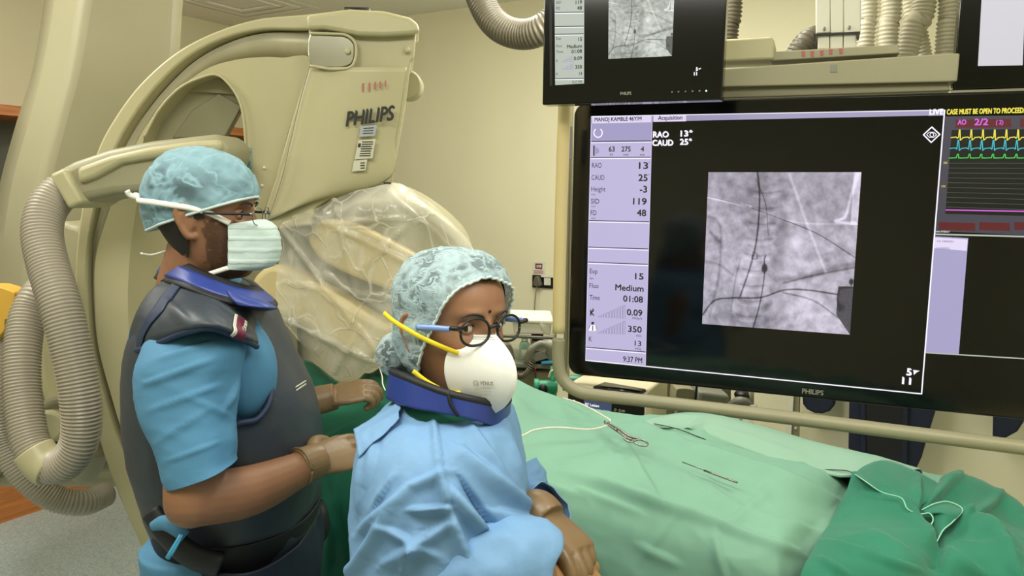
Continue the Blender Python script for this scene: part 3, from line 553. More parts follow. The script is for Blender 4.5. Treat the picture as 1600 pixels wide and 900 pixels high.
wire('guide_wire', [(602, 610, 1.78), (598, 600, 1.80), (597, 588, 1.84), (592, 572, 1.95)], .0016, 'white', 'thin white wire rising from the gloved left hand of the man', 'wire', 20)
# ---------------------------------------------------------------- monitors
dv = ray(-2340, 246); MX = Vector((-dv.x, -dv.y, 0)).normalized()       # along the screens, to the right
MN = Vector((MX.y, -MX.x, 0)); MN = MN if MN.y < 0 else -MN                # towards the viewer
MO = P(920, 380, 2.30)
def onm(px, py, off=0, O=None): return PP(px, py, (O or MO)+MN*off, MN)
def mslab(mb, pts, th, off=0, m=None, O=None):   # flat outline on the screen plane, solid
    mb.prism([onm(x, y, off, O) for x, y in pts], -MN*th, m=m)
def mrect(mb, x0, y0, x1, y1, off, m, O, box):
    """rectangle in the screen's own straight coordinates: corner pixels only give position"""
    a, c = onm(x0, y0, off, O), onm(x1, y1, off, O); w_ = (c-a).dot(MX)
    mb.prism([a, a+MX*w_, Vector((0, 0, 0))+a+MX*w_+UP*(c.z-a.z), a+UP*(c.z-a.z)], -MN*.0004, m=m)
def mt(mb, s, px, py, h, off, m, O=None, align='l', wpx=None, bold=0):
    o = onm(px, py, off, O); k = (o-CAM).length/F*.98
    width = None
    if wpx: width = (onm(px+wpx, py, off, O)-o).length
    text(mb, s, o, MX, UP, h*k, width, m, align, bold=bold*k)
SCR = ['s_lav', 's_lav2', 's_lavw', 's_white', 'txtdark', 's_grey', 's_yel', 's_cyan', 's_grn', 's_mag', 's_dgrey', 's_line', 's_red', 's_gry2', 's_blk', 's_wh2']
SI = {n: i for i, n in enumerate(SCR)}
def xray(O, corners, off, name, parent, warm):
    """the fluoroscopy picture shown on a screen"""
    n = 300; u, v = np.meshgrid(np.linspace(0, 1, n), np.linspace(0, 1, n))
    rng = np.random.default_rng(3)
    def bl(a, k):
        for _ in range(k): a = (a+np.roll(a, 1, 0)+np.roll(a, -1, 0)+np.roll(a, 1, 1)+np.roll(a, -1, 1))/5
        return a
    z = .68+.0*u; lo = bl(rng.standard_normal((n, n)), 60); lo /= lo.std(); mid = bl(rng.standard_normal((n, n)), 10); mid /= mid.std(); hi = rng.standard_normal((n, n))
    z += lo*.045+mid*.022+hi*.022
    def seg(pts, wd, a):
        nonlocal z
        c = crs(np.array(pts), 60); d = np.full(z.shape, 9.)
        for k in range(len(c)-1):
            x0, y0 = c[k]; dx, dy = c[k+1]-c[k]; t = np.clip(((u-x0)*dx+(v-y0)*dy)/(dx*dx+dy*dy+1e-12), 0, 1); d = np.minimum(d, np.hypot(u-x0-t*dx, v-y0-t*dy))
        z = z+a*np.exp(-(d/wd)**2)
    def blob(x, y, rx, ry, a, p=2): 
        nonlocal z
        z = z+a*np.exp(-(((u-x)/rx)**2+((v-y)/ry)**2)**(p/2))
    # shoulder light areas, neck, spine
    blob(.85, .15, .28, .22, -.10); blob(.1, .1, .25, .2, -.05); blob(.35, .2, .2, .35, -.14); blob(.62, .5, .12, .25, .12); blob(.3, .65, .12, .2, .12); blob(.75, .85, .2, .18, .15); blob(.2, .9, .2, .15, -.06); blob(.45, .95, .18, .12, -.12); blob(.12, .35, .12, .1, .06)
    for k in range(11):
        y = .12+k*.1; x = .40-.02*k*.5; seg([(x-.08, y), (x, y+.012), (x+.09, y)], .008, -.13); seg([(x-.08, y+.03), (x, y+.04), (x+.08, y+.03)], .007, .08); blob(x-.11, y, .03, .025, -.12*abs(math.sin(k*2+1))); blob(x+.12, y+.03, .025, .03, -.14)
    z = z - .10*np.exp(-((u-.53)/.025)**2)*((v > .25)&(v < .62))*(1+.8*mid*.3)
    seg([(0, .16), (.15, .19), (.3, .22)], .008, .3); seg([(.3, .22), (.6, .31), (1, .315)], .006, .12); seg([(.55, .02), (.68, .32), (.82, .62)], .010, .17)
    seg([(.98, 0), (.945, .15), (.92, .27), (.86, .30), (.98, .31)], .010, .32); z = np.where((u > .955)&(v < .32), z+.25, z)
    seg([(0, .155), (.25, .21), (.5, .29), (.75, .38), (1, .52)], .0035, -.35)          # wire across
    seg([(.335, 0), (.355, .12), (.36, .28), (.35, .45), (.32, .6), (.26, .8)], .0055, -.5)    # catheter
    seg([(.42, .62), (.41, .75), (.39, .88), (.36, 1)], .0045, -.45); seg([(.33, .05), (.40, .2), (.43, .4)], .003, -.25)
    blob(.416, .61, .018, .026, -.9, 4); seg([(.418, .53), (.412, .56), (.416, .6)], .004, -.6)
    seg([(0, .94), (.08, .84), (.2, .815), (.4, .80), (.55, .745), (.7, .735), (.93, .755)], .005, -.5)
    seg([(.5, .68), (.7, .65), (.85, .6), (1, .56)], .022, -.22); seg([(.55, .7), (.75, .64), (1, .58)], .006, -.25); seg([(.62, .60), (.78, .72), (.9, .85)], .03, -.15); seg([(.55, .76), (.75, .80), (.92, .90)], .005, -.3)
    seg([(0, .285), (.06, .30), (.1, .36), (.11, .5), (.10, .7), (.05, .95)], .010, -.15); seg([(.03, .39), (.1, .45)], .012, -.2); seg([(0, .58), (.1, .60), (.2, .66)], .01, -.14)
    seg([(.25, .55), (.22, .7), (.2, .9)], .006, -.15); seg([(.33, .52), (.33, .55), (.36, .55), (.36, .52), (.33, .51)], .004, -.3)
    z = np.where((u > .905)&(v > .70)&(v > .70+.9*(.0)) & ((u-.905)/.095 > (v-.88)/.12), .22+.04*hi, z)
    seg([(.99, .70), (.92, .715), (.905, .78), (.925, .85)], .007, -.4); blob(.93, .83, .02, .02, -.2); blob(.985, .67, .014, .02, -.7, 4)
    z = np.clip(z, .02, 1.0)
    lo_c, hi_c = (np.array([.02, .018, .03]), np.array([.86, .80, .97])) if not warm else (np.array([.02, .022, .02]), np.array([.80, .86, .80]))
    C = lo_c+(hi_c-lo_c)*(z[..., None]**1.9)
    c = [onm(x, y, off, O) for x, y in corners]; a = [np.array(list(q)) for q in c]
    U, V_ = u[..., None], v[..., None]; G = (a[0]*(1-U)+a[1]*U)*(1-V_)+(a[3]*(1-U)+a[2]*U)*V_
    m = bpy.data.materials.new('fluoroscopy_picture'); m.use_nodes = True; N = m.node_tree.nodes; b = N['Principled BSDF']; at = N.new('ShaderNodeAttribute'); at.attribute_name = 'Col'
    b.inputs['Base Color'].default_value = (.02, .02, .02, 1); b.inputs['Emission Strength'].default_value = 1.0; m.node_tree.links.new(at.outputs['Color'], b.inputs['Emission Color']); b.inputs['Roughness'].default_value = .3
    o = MB().grid(G).build(name, m, parent, smooth=False); ca = o.data.color_attributes.new('Col', 'FLOAT_COLOR', 'POINT'); d = np.ones((n*n, 4)); d[:, :3] = C.reshape(-1, 3); ca.data.foreach_set('color', d.ravel())
    return o
def roundrect(x0, y0, x1, y1, r, z=None):
    """corners in metres on the screen plane coordinates"""
    out = []
    for cx, cy, a0 in ((x1-r, y1-r, 0), (x0+r, y1-r, 90), (x0+r, y0+r, 180), (x1-r, y0+r, 270)):
        for k in range(7):
            a = math.radians(a0+k*15); out.append((cx+r*math.cos(a), cy+r*math.sin(a)))
    return out
def frame_pts(O, off, pts): return [O+MX*x+UP*y+MN*off for x, y in pts]
mm = thing('wall_display', MO+MX*.4-UP*.6, 'huge wide black display showing the lavender X-ray acquisition screen', 'monitor')
tl, bl_ = onm(898, 168), onm(890, 588)
x0 = (tl-MO).dot(MX); zt_, zb = tl.z-MO.z, bl_.z-MO.z+.005
W_ = 1.36
MB().prism(frame_pts(MO, -.006, roundrect(x0-.004, zb, x0+W_, zt_+.012, .035)), -MN*.07).build('casing', 'gloss', mm, bevel=.006)
b = MB(); b.box(MO+MX*(x0+W_/2)+UP*((zt_+zb)/2)-MN*.11, .7, .08, .5, MX, MN, UP).build('rear_housing', 'black', mm, bevel=.01)
sx0 = (onm(915, 563)-MO).dot(MX); sz1 = onm(925, 181).z-MO.z; sz0 = onm(1440, 615).z-MO.z
b = MB(); b.prism(frame_pts(MO, -.004, [(sx0, sz0), (x0+W_-.03, sz0), (x0+W_-.03, sz1), (sx0, sz1)]), -MN*.003).build('screen_glass', 'screen', mm, smooth=False)
b = MB()
def R(x0, y0, x1, y1, m, off=0): mrect(b, x0, y0, x1, y1, off, SI[m], None, None)
def Q(pts, m, off=0): mslab(b, pts, .0004, off, SI[m])
def lw(pts, wd, m, off=.0008):
    for k in range(len(pts)-1):
        p, q = onm(*pts[k], off), onm(*pts[k+1], off); d = (q-p).normalized(); s = d.cross(MN)*wd/2; b.prism([p-s-d*wd*.3, q-s+d*wd*.3, q+s+d*wd*.3, p+s-d*wd*.3], -MN*.0003, m=SI[m])
Q([(925, 182), (1454, 172.5), (1454, 180.5), (1018, 190), (925, 192)], 's_grey')
Q([(925, 182), (1018, 180.5), (1018, 191), (925, 193)], 's_lavw', .0004); Q([(1021, 180.5), (1072, 179.5), (1072, 189.5), (1021, 190.5)], 's_lavw', .0004)
Q([(1450, 172.5), (1475, 172), (1475, 180.5), (1450, 181)], 's_grey', .0002)
Q([(924, 193), (1019, 191), (1008.5, 571), (915, 563)], 's_lav')
Q([(924, 193), (1019, 191), (1018.3, 222), (923.8, 223)], 's_lav2', .0004)
for y0, y1, xl in ((223, 222, 924), (248, 247.5, 923), (346.5, 348.5, 920.5), (388, 391, 919.5), (411.5, 415, 919), (544.5, 552, 915.5)):
    lw([(xl, y0), (1018.5-(y1-190)*.028, y1)], .0022, 's_white'); lw([(xl, y0-2), (1018.5-(y1-190)*.028, y1-2)], .0022, 'txtdark')
lw([(925, 182), (1475, 172)], .002, 's_white'); lw([(924, 182), (915, 563)], .0018, 's_lavw'); lw([(915, 563), (1440, 615.5)], .003, 's_white'); lw([(1440, 615.5), (1476, 172)], .003, 's_white'); lw([(1019, 190), (1008.5, 571)], .0012, 's_lavw')
T = lambda s, x, y, h, m='txtdark', a='l', w=None, bo=0: mt(b, s, x, y, h, .0012, SI[m], None, a, w, bo)
T('MANOJ KAMBLE 46Y/M', 929, 189.8, 6, w=73, bo=.3); T('Acquisition', 1028, 187.5, 6.5, w=38, bo=.3); T('LIVE', 1452, 179.5, 7.5, 's_white', w=21, bo=.8)
T('RAO', 1020, 215, 9, 's_white', w=24, bo=1); T('13°', 1063, 213.5, 9, 's_white', w=18, bo=1); T('CAUD', 1019, 228, 9, 's_white', w=32, bo=1); T('25°', 1062, 226.5, 9, 's_white', w=18, bo=1)
for s, x, wd in (('63', 951, 9), ('275', 971, 14), ('4', 1001, 5)): T(s, x, 237, 8, w=wd, bo=.4)
for s, x, wd in (('kV', 953, 5), ('mA', 974, 8), ('ms', 1000, 7)): T(s, x, 243.5, 4, w=wd)
lw([(928, 228), (928, 243)], .004, 'txtdark')
Q([(930, 229), (936, 233), (936, 238), (930, 242)], 's_grey', .001)
for s, y, v, wd, vw in (('RAO', 262, '13', 15, 14), ('CAUD', 281, '25', 20, 14), ('Height', 299, '-3', 22, 11), ('SID', 318, '119', 13, 21), ('FD', 336, '48', 9, 14)):
    T(s, 925-(y-260)*.03, y, 8, w=wd); T(v, 1012-(y-260)*.04, y+2, 10.5, a='r', w=vw, bo=.7)
for y in (305, 323.5, 342): T('cm', 924, y, 3.2, w=6)
for y in (252, 271): T('°', 1013, y+6, 5)
T('Exp', 921.5, 427, 8, w=12); T('15', 1005, 437, 10, a='r', w=13, bo=.6); T('fps', 921.5, 436, 3.5, w=6); T('Fluo', 921, 449.5, 8, w=14); T('Medium', 1005, 456, 10, a='r', w=45, bo=.6); T('Time', 921, 468, 8, w=16)
T('01:08', 1004, 473, 10, a='r', w=31, bo=.6); T('K', 922, 493, 9.5, w=6.5, bo=.8); T('0.09', 1003, 494, 10, a='r', w=24, bo=.6); T('mGy/s', 1003, 499.5, 4.2, a='r', w=15); T('350', 1002, 520, 10, a='r', w=21, bo=.6); T('min', 1002, 526.5, 4.2, a='r', w=8)
T('K', 920, 533, 8, w=5); T('13', 1001.5, 541, 8.5, a='r', w=10, bo=.3); T('mGy', 1002, 547, 4.2, a='r', w=10); T('9:37 PM', 1003, 567.5, 9, a='r', w=30, bo=.3)
T('.', 925.5, 484, 10, bo=.6)
for base in (496, 521):
    for k in range(10):
        x = 935+k*4.3; h = 1.5+k*2.1; yb_ = base+k*.2
        lw([(x, yb_), (x, yb_-h), (x+3, yb_-h), (x+3, yb_)], .0006, 'txtdark')
Q([(920, 515), (923, 508), (930, 508), (932, 517), (920, 517)], 's_white', .001); lw([(920, 517), (921, 510), (926, 506), (931, 510), (932, 517)], .0014, 'txtdark'); lw([(926, 509), (926, 516)], .003, 'txtdark', .0014); Q([(924, 503), (928, 503), (928, 506), (924, 506)], 'txtdark', .001)
cc = [(934.5+6.5*math.sin(a), 207.5+7*math.cos(a)) for a in np.linspace(-2.5, 2.5, 22)]; lw(cc, .003, 's_white')
dm = [(1443, 210.5), (1456, 198.5), (1468.5, 210), (1455, 222.5), (1443, 210.5)]; lw(dm, .003, 's_white')
lw([(1448, 210.5), (1452, 206.5), (1459, 206.5), (1463.5, 210.5), (1459, 214.5), (1452, 214.5), (1448, 210.5)], .0015, 's_white'); lw([(1456+3*math.sin(a), 210.5+3*math.cos(a)) for a in np.linspace(0, 6.3, 12)], .0015, 's_white')
T('5', 1416, 586.5, 10, 's_white', w=7, bo=1.2); T('11', 1409, 600, 10, 's_white', w=13, bo=1.2); Q([(1427, 578), (1437, 579.5), (1432, 582), (1428, 586)], 's_white', .001)
# right hand part
Q([(1477, 182), (1690, 179), (1690, 372), (1462, 361)], 's_dgrey'); Q([(1487, 203), (1690, 201), (1690, 340), (1477, 334)], 's_blk', .0003)
T('CASE MUST BE OPEN TO PROCEED!', 1479, 179, 7, 's_yel', w=121, bo=.6); T('AO', 1496, 195, 7, 's_mag', w=13, bo=.5); T('2/2', 1522, 196, 9, 's_mag', w=21, bo=.6); T('( 2)', 1556, 194.5, 6, 's_mag', w=11, bo=.3)
Q([(1493, 187), (1580, 185.5), (1580, 199), (1493, 200)], 's_red', .0004); Q([(1594, 185), (1690, 184), (1690, 198), (1594, 199)], 's_red', .0004)
for k in range(11):
    x = 1486+k*18.3; 
    lw([(x, 215+0), (x+8, 214), (x+10, 216), (x+12, 214), (x+13, 203), (x+14, 203), (x+14.5, 219), (x+18.3, 216)], .0022, 's_yel')
    x -= 2; lw([(x, 232), (x+8, 231), (x+11, 233), (x+13, 219), (x+14, 219), (x+15, 235), (x+18.3, 232)], .0022, 's_cyan')
    x -= 1; lw([(x, 247), (x+11, 246.5), (x+13, 241), (x+14.5, 241), (x+15, 247), (x+18.3, 246.5)], .0022, 's_grn')
for k in range(10): y = 255+k*7.6; lw([(1483-k*.6, y), (1690, y+k*.8)], .0009, 's_line')
lw([(1478, 328), (1690, 332)], .003, 's_mag'); T('200', 1474, 256, 3, 's_yel', w=6); T('100', 1471, 292.5, 3, 's_yel', w=6)
for xa, xb in ((1467, 1524), (1530, 1578), (1585, 1640)): Q([(xa, 347), (xb, 348.5), (xb, 361), (xa, 359)], 's_red', .0004)
lw([(1462, 366), (1690, 372)], .004, 's_gry2')
Q([(1461, 369), (1513, 372), (1498, 554), (1446, 551)], 's_lav2'); Q([(1461, 371), (1512, 374), (1510.5, 392), (1460, 388)], 's_lavw', .0004); lw([(1446, 551), (1690, 566)], .003, 's_gry2')
T('Demo INTERACT', 1462, 363, 2.6, 's_white', w=22); T('MANOJ KAMBLE 46Y/M', 1463, 370, 2.6, w=39); T('CA 1000/2021', 1464, 378, 2.6, w=26); T('11/24/2021', 1463, 389, 2.8, w=21)
b.build('screen_graphics', [M[n] for n in SCR], mm, smooth=False)
xray(None, [(1107, 269), (1346, 269), (1328, 523), (1097, 506)], .0006, 'fluoroscopy_image', mm, False)
b = MB(); mt(b, 'PHILIPS', 1253, 614.5, 7.5, .0012, 0, None, 'l', 33, .6); b.build('maker_name', 'grey', mm, smooth=False)
# smaller screens above
def small(name, label, O, xl, xr, ybl, left=True):
    t = thing(name, O+MX*.2, label, 'monitor', None)
    a = onm(xl, ybl, 0, O); c = onm(xr, ybl-8, 0, O); w_ = (c-a).dot(MX)
    MB().prism([a, a+MX*w_, a+MX*w_+UP*.45, a+UP*.45], -MN*.05).build('casing', 'gloss', t, bevel=.004)
    b = MB(); b.box(a+MX*(w_/2)+UP*.25-MN*.075, .25, .05, .25, MX, MN, UP).build('rear_housing', 'black', t, bevel=.01)
    return t, a, w_
O2 = P(850, 163, 2.14)
m2, a2, w2 = small('upper_display', 'smaller black monitor above the huge display, showing a grey X-ray image', O2, 847, 1128, 164)
b = MB(); Tm = lambda s, x, y, h, m='txtdark', a='l', w=None, bo=0: mt(b, s, x, y, h, .0012, SI[m], O2, a, w, bo)
mslab(b, [(866, -60), (913, -60), (912.5, 130.5), (867.5, 133)], .0004, .0004, SI['s_gry2'], O2)
mslab(b, [(858, -60), (862, -60), (863, 134), (859, 134)], .0004, .0002, SI['s_blk'], O2)
for y in (19.5, 41.5, 53.5, 123): 
    p, q = onm(867, y+.6, .0008, O2), onm(912, y, .0008, O2); b.prism([p, q, q+UP*.002, p+UP*.002], -MN*.0003, m=SI['txtdark'])
    p, q = p-UP*.0025, q-UP*.0025; b.prism([p, q, q+UP*.002, p+UP*.002], -MN*.0003, m=SI['s_white'])
for s, y in (('119', 6), ('48', 15), ('15', 64), ('Medium', 74.5), ('01:08', 82.5), ('0.09', 93.5), ('350', 107), ('13', 117)): Tm(s, 909, y, 5.5 if s != '13' else 4.5, a='r', bo=.3)
for s, y in (('SID', 6), ('FD', 15), ('Exp', 62), ('Fluo', 74), ('Time', 83), ('K', 97), ('K', 117.5)): Tm(s, 869, y, 4)
Tm('9:37 PM', 909, 130, 4.5, a='r', w=15)
for base in (97, 109):
    for k in range(10):
        p = onm(877+k*2, base, .001, O2); b.prism([p, p+MX*.0015, p+MX*.0015+UP*(.002+k*.0018), p+UP*(.002+k*.0018)], -MN*.0003, m=SI['s_grey'])
Tm('5', 1087, 111, 5, 's_white', bo=.8); Tm('11', 1084, 118, 5, 's_white', bo=.8); mslab(b, [(1091, 107), (1096, 106), (1093, 109)], .0004, .001, SI['s_white'], O2)
b.build('screen_graphics', [M[n] for n in SCR], m2, smooth=False)
xray(O2, [(951, -14), (1054, -16), (1050, 87.5), (950.5, 92)], .0006, 'fluoroscopy_image', m2, True)
b = MB(); mt(b, 'PHILIPS', 969, 148.5, 4.5, .0012, 0, O2, 'l', 17, .4); b.build('maker_name', 'grey', m2, smooth=False)
b = MB(); b.ball(onm(1103.5, 142, .001, O2), .002).build('power_light', 'led', m2)
for k, x in enumerate((1050, 1060, 1071, 1082, 1093)):
    b = MB(); b.ball(onm(x, 143.8-k*.4, .0005, O2), .0022).build('button', 'grey', m2)
O3 = P(1490, 140, 2.02)
m3, a3, w3 = small('side_display', 'black monitor cut off by the top right corner, with a blank grey page', O3, 1489, 1790, 141)
b = MB(); mslab(b, [(1537, -60), (1604, -62), (1598, 102), (1528, 103)], .0006, .0008, 0, O3); b.build('screen_page', 's_wh2', m3, smooth=False)
# ---- carrier: beam, lids, white lift columns, bent frame tube
ct = thing('monitor_carrier', MO+MX*.4+UP*.3, 'cream beam and bent tube frame that carries the three monitors', 'mount')
OB = MO-MN*.04+UP*0
def ob(px, py, off=0): return PP(px, py, OB+MN*off, MN)
MB().prism([ob(1090, 110), ob(1480, 83), ob(1500, 83), ob(1496, 127), ob(1478, 128), ob(1090, 137)], -MN*.14).build('beam', 'beige2', ct, bevel=.004)
MB().prism([ob(1090, 137, -.02), ob(1480, 127.5, -.02), ob(1486, 142, -.02), ob(1090, 155, -.02)], -MN*.1).build('beam_underside', 'beige3', ct, bevel=.004)
MB().prism([ob(1204, 81, -.01), ob(1404, 69, -.01), ob(1406, 83, -.01), ob(1204, 95, -.01)], -MN*.11).build('beam_top_plate', 'beige2', ct, bevel=.003)
MB().prism([ob(1080, 64, .0), ob(1205, 57, .0), ob(1210, 62), ob(1210, 92), ob(1080, 99)], -MN*.12).build('beam_end_cover', 'beige', ct, bevel=.008)
b = MB(); b.prism([ob(1297, 100, .002), ob(1308, 100, .002), ob(1308, 113, .002), ob(1297, 113, .002)], -MN*.005).build('square_plug', 'grey', ct, bevel=.001)
for x, y in ((1255, 84), (1269, 84), (1284, 83), (1298, 81), (1314, 80)):
    b = MB(); b.prism([ob(x-3, y-4, -.008), ob(x+3, y-4.5, -.008), ob(x+2.5, y+4, -.008), ob(x-2, y+4, -.008)], -MN*.0025).build('pink_ink_mark', 'redmark', ct, smooth=False)
for xa, xb in ((1275, 1297), (1297.5, 1318), (1318.5, 1345)):
    b = MB(); b.prism([ob(xa-1, -255, -.05), ob(xb+1, -255, -.05), ob(xb, 51, -.05), ob(xa, 52, -.05)], -MN*.06).build('lift_column', 'white', ct, bevel=.003)
b = MB()
for xa, xb in ((1278, 1296), (1297, 1317), (1318, 1338)): b.prism([ob(xa, 50, -.055), ob(xb, 50, -.055), ob(xb, 76, -.055), ob(xa, 76, -.055)], -MN*.05)
b.build('inner_column', 'white', ct, bevel=.002)
b = MB(); b.prism([ob(1271, 53, -.045), ob(1344, 49, -.045), ob(1344, 52, -.045), ob(1271, 56, -.045)], -MN*.08); b.prism([ob(1271, 55, -.045), ob(1275, 55, -.045), ob(1275, 66, -.045), ob(1271, 66, -.045)], -MN*.01); b.prism([ob(1339, 52, -.045), ob(1344, 52, -.045), ob(1342, 62, -.045), ob(1339, 63, -.045)], -MN*.01)
b.build('clamp_bar', 'black', ct, smooth=False)
for x, y in ((1288, 45), (1327, 43)):
    b = MB(); b.ball(ob(x, y, -.048), (.004, .003, .006)).build('screw', 'grey', ct)
OT = MO+MN*.09
def ot(px, py): return PP(px, py, OT, MN)
tubepts = [ot(884, 120), ot(879, 260), ot(875, 400), ot(873, 520)]
b = MB(); b.tube(tubepts, .0185, 20, n=30).build('tan_upright_sleeve', 'yelpole' if 'yelpole' in M else 'cream', ct)
b = MB(); b.tube([ot(873, 530), ot(872, 560), ot(878, 590), ot(900, 610), ot(935, 618), ot(1060, 632), ot(1250, 655), ot(1430, 678), ot(1850, 731)], .0185, 20, n=120).build('bent_tube', 'beige2', ct)
b = MB(); b.prism([ob(886, 150, -.03), ob(893, 150, -.03), ob(886, 600, -.03), ob(879, 600, -.03)], -MN*.03).build('upright_post', 'beige2', ct, bevel=.004)
b = MB(); b.prism([ot(884, 195), ot(890, 195), ot(889, 250), ot(883, 250)], -MN*.03).build('post_clip', 'grey', ct, bevel=.003)
# hoses by the carrier: separate things
def hose(label, pts, r, m='hose', pitch=.012, dep=.004, g=None):
    b = MB(); b.tube(pk(pts), r, 22, n=120, corr=(pitch, dep)); return tag(b.build('corrugated_hose', m), label, 'hose', g)
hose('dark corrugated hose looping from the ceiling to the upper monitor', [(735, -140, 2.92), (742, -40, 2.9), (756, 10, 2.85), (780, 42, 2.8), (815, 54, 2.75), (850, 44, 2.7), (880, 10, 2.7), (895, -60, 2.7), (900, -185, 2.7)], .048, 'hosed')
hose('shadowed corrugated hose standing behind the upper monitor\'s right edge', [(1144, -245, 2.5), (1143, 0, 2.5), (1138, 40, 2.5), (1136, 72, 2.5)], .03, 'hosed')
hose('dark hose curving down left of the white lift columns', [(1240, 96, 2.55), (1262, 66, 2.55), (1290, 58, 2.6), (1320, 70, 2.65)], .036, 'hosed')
hose('leftmost pale corrugated hose right of the white lift columns', [(1356, -245, 2.45), (1358, 0, 2.45), (1355, 40, 2.45), (1352, 82, 2.45)], .022, 'hosep')
hose('second pale corrugated hose from the white lift columns', [(1394, -245, 2.42), (1392, 0, 2.42), (1388, 40, 2.42), (1386, 78, 2.42)], .028, 'hosep')
hose('slanting pale corrugated hose between its straight neighbours', [(1450, -245, 2.46), (1444, 0, 2.46), (1428, 40, 2.46), (1415, 92, 2.46)], .032, 'hosep')
hose('pale corrugated hose crossing behind the slanting one', [(1412, -245, 2.56), (1422, 0, 2.56), (1436, 50, 2.54), (1445, 98, 2.52)], .022, 'hosep')
hose('rightmost pale corrugated hose beside the corner monitor', [(1487, -245, 2.44), (1485, 0, 2.44), (1482, 40, 2.44), (1478, 92, 2.44)], .030, 'hosep')
# ---------------------------------------------------------------- things against the back wall
def bw(px, py, off): return PP(px, py, RM(0, off, 0), B_)
def bwslab(pts, off, th): return MB().prism([bw(x, y, off) for x, y in pts], B_*th)
st = thing('wall_notice', bw(842, 430, .01), 'small white notice with a maroon square above the wall socket', 'notice')
bwslab([(832.5, 409), (851.5, 410), (851, 430), (832, 429)], .006, .004).build('card', 'white', st, smooth=False)
bwslab([(836.5, 411.5), (847.5, 412), (847, 420.5), (836.5, 420)], .008, .001).build('maroon_square', 'red', st, smooth=False)
b = MB()
for y in (422.5, 425.5): b.prism([bw(834, y, .008), bw(849, y+.5, .008), bw(849, y+1.6, .008), bw(834, y+1.1, .008)], B_*.001)
for x in (838.5, 841.5, 844): b.prism([bw(x, 414, .009), bw(x+1.8, 414, .009), bw(x+1.8, 418, .009), bw(x, 418, .009)], B_*.001, m=1)
b.build('printed_lines', ['redmark', 'white'], st, smooth=False)
so = thing('wall_socket', bw(848, 440, .01), 'black wall socket plate with a grey plug in it', 'socket')
bwslab([(831.5, 430), (865, 432), (865, 451), (831.5, 449)], .012, .012).build('plate', 'black', so, bevel=.002)
bwslab([(850, 434), (860, 434.5), (860, 446), (850, 445.5)], .016, .006).build('rocker_switch', 'white', so, bevel=.001)
bwslab([(845, 429), (865, 431), (865, 434), (845, 433)], .02, .01).build('top_lip', 'white', so, bevel=.001)
pg = thing('power_plug', bw(838, 440, .04), 'grey power plug in the black socket, cord hanging down', 'plug')
bwslab([(835, 432), (840, 432), (845, 445), (842, 448), (833, 447), (832, 442)], .045, .03).build('plug_body', 'hosed', pg, bevel=.006)
b = MB(); b.tube([bw(839, 447, .03), bw(837, 460, .03), bw(835, 490, .025), bw(836, 520, .02), bw(838, 560, .02)], .004, 8, n=40).build('cord', 'grey', pg)
# counter trolley behind the woman
YT = 2.75
tr = thing('supply_trolley', P(835, 640, YT), 'grey metal supply trolley behind the woman in the white respirator', 'trolley')
cy = Vector((0, .35, 0))
def tslab(pts, name, m, Y=YT, ext=cy, bev=.003): return MB().prism(poly(pts, Y), ext).build(name, m, tr, bevel=bev)
tslab([(770, 566), (870, 570), (870, 577), (770, 573)], 'lower_shelf', 'grey')
tslab([(770, 523), (870, 527), (870, 531), (770, 527)], 'top_rail', 'steel', YT, Vector((0, .02, 0)), .001)
for x in (780, 866): tslab([(x, 500), (x+4, 500), (x+4, 900), (x, 900)], 'upright', 'grey', YT+.02, Vector((0, .03, 0)))
for x in (780, 866): tslab([(x, 500), (x+4, 500), (x+4, 850), (x, 850)], 'upright', 'grey', YT+.32, Vector((0, .03, 0)))
tslab([(785, 577), (866, 581), (866, 840), (785, 840)], 'drawer_body', 'beige3', YT+.04, Vector((0, .27, 0)))
b = MB(); b.prism(poly([(800, 502), (862, 504), (860, 523), (803, 521)], YT+.03), Vector((0, .22, 0))); b.prism(poly([(797, 499), (865, 501), (865, 506), (797, 504)], YT+.02), Vector((0, .24, 0)))
tag(b.build('white_tray', 'white', bevel=.004), 'white plastic tray on top of the supply trolley', 'tray')
G = loft(px_grid([[(846, 500, 2.7), (855, 490, 2.7), (868, 494, 2.7)], [(843, 512, 2.68), (856, 508, 2.66), (870, 512, 2.68)], [(846, 524, 2.7), (857, 526, 2.69), (870, 524, 2.7)]]), 24, 24)
tag(MB().grid(wrinkle(G, .012, 18, seed=1)).build('plastic_bag', 'film'), 'small crumpled clear plastic bag hanging at the tray', 'bag')
bo = thing('bottle', P(819, 566, YT+.08), 'pale green dispenser bottle on the supply trolley', 'bottle')
c = P(819, 567, YT+.05); h = (P(819, 530, YT+.05)-c).length
MB().tube([c, c+UP*h*.82, c+UP*h*.9, c+UP*h*.92], [.019, .019, .012, .010], 20).build('bottle_body', 'mint2', bo, ang=50)
MB().tube([c+UP*h*.92, c+UP*h*1.02], .012, 16).build('cap', 'white', bo)
b = MB(); b.prism([c+Vector((-.013, -.0195, h*.2)), c+Vector((.013, -.0195, h*.2)), c+Vector((.013, -.0195, h*.6)), c+Vector((-.013, -.0195, h*.6))], Vector((0, .004, 0))).build('paper_label', 'white', bo)
bx = thing('medicine_box', P(843, 545, YT+.2), 'white box with a maroon top band behind the handset', 'box')
MB().prism(poly([(829, 533), (862, 535), (862, 568), (829, 567)], YT+.18), Vector((0, .1, 0))).build('carton', 'white', bx, bevel=.002)
MB().prism(poly([(831, 521), (849, 522), (849, 533), (831, 532)], YT+.17), Vector((0, .1, 0))).build('maroon_band', 'red', bx)
b = MB(); text(b, 'DIPT', P(833, 540, YT+.178), Vector((1, 0, 0)), UP, .008, bold=.0008); b.build('box_print', 'red', bx, smooth=False)
ph = thing('telephone_handset', P(845, 566, YT), 'dark grey telephone handset with coiled cord on the trolley shelf', 'telephone')
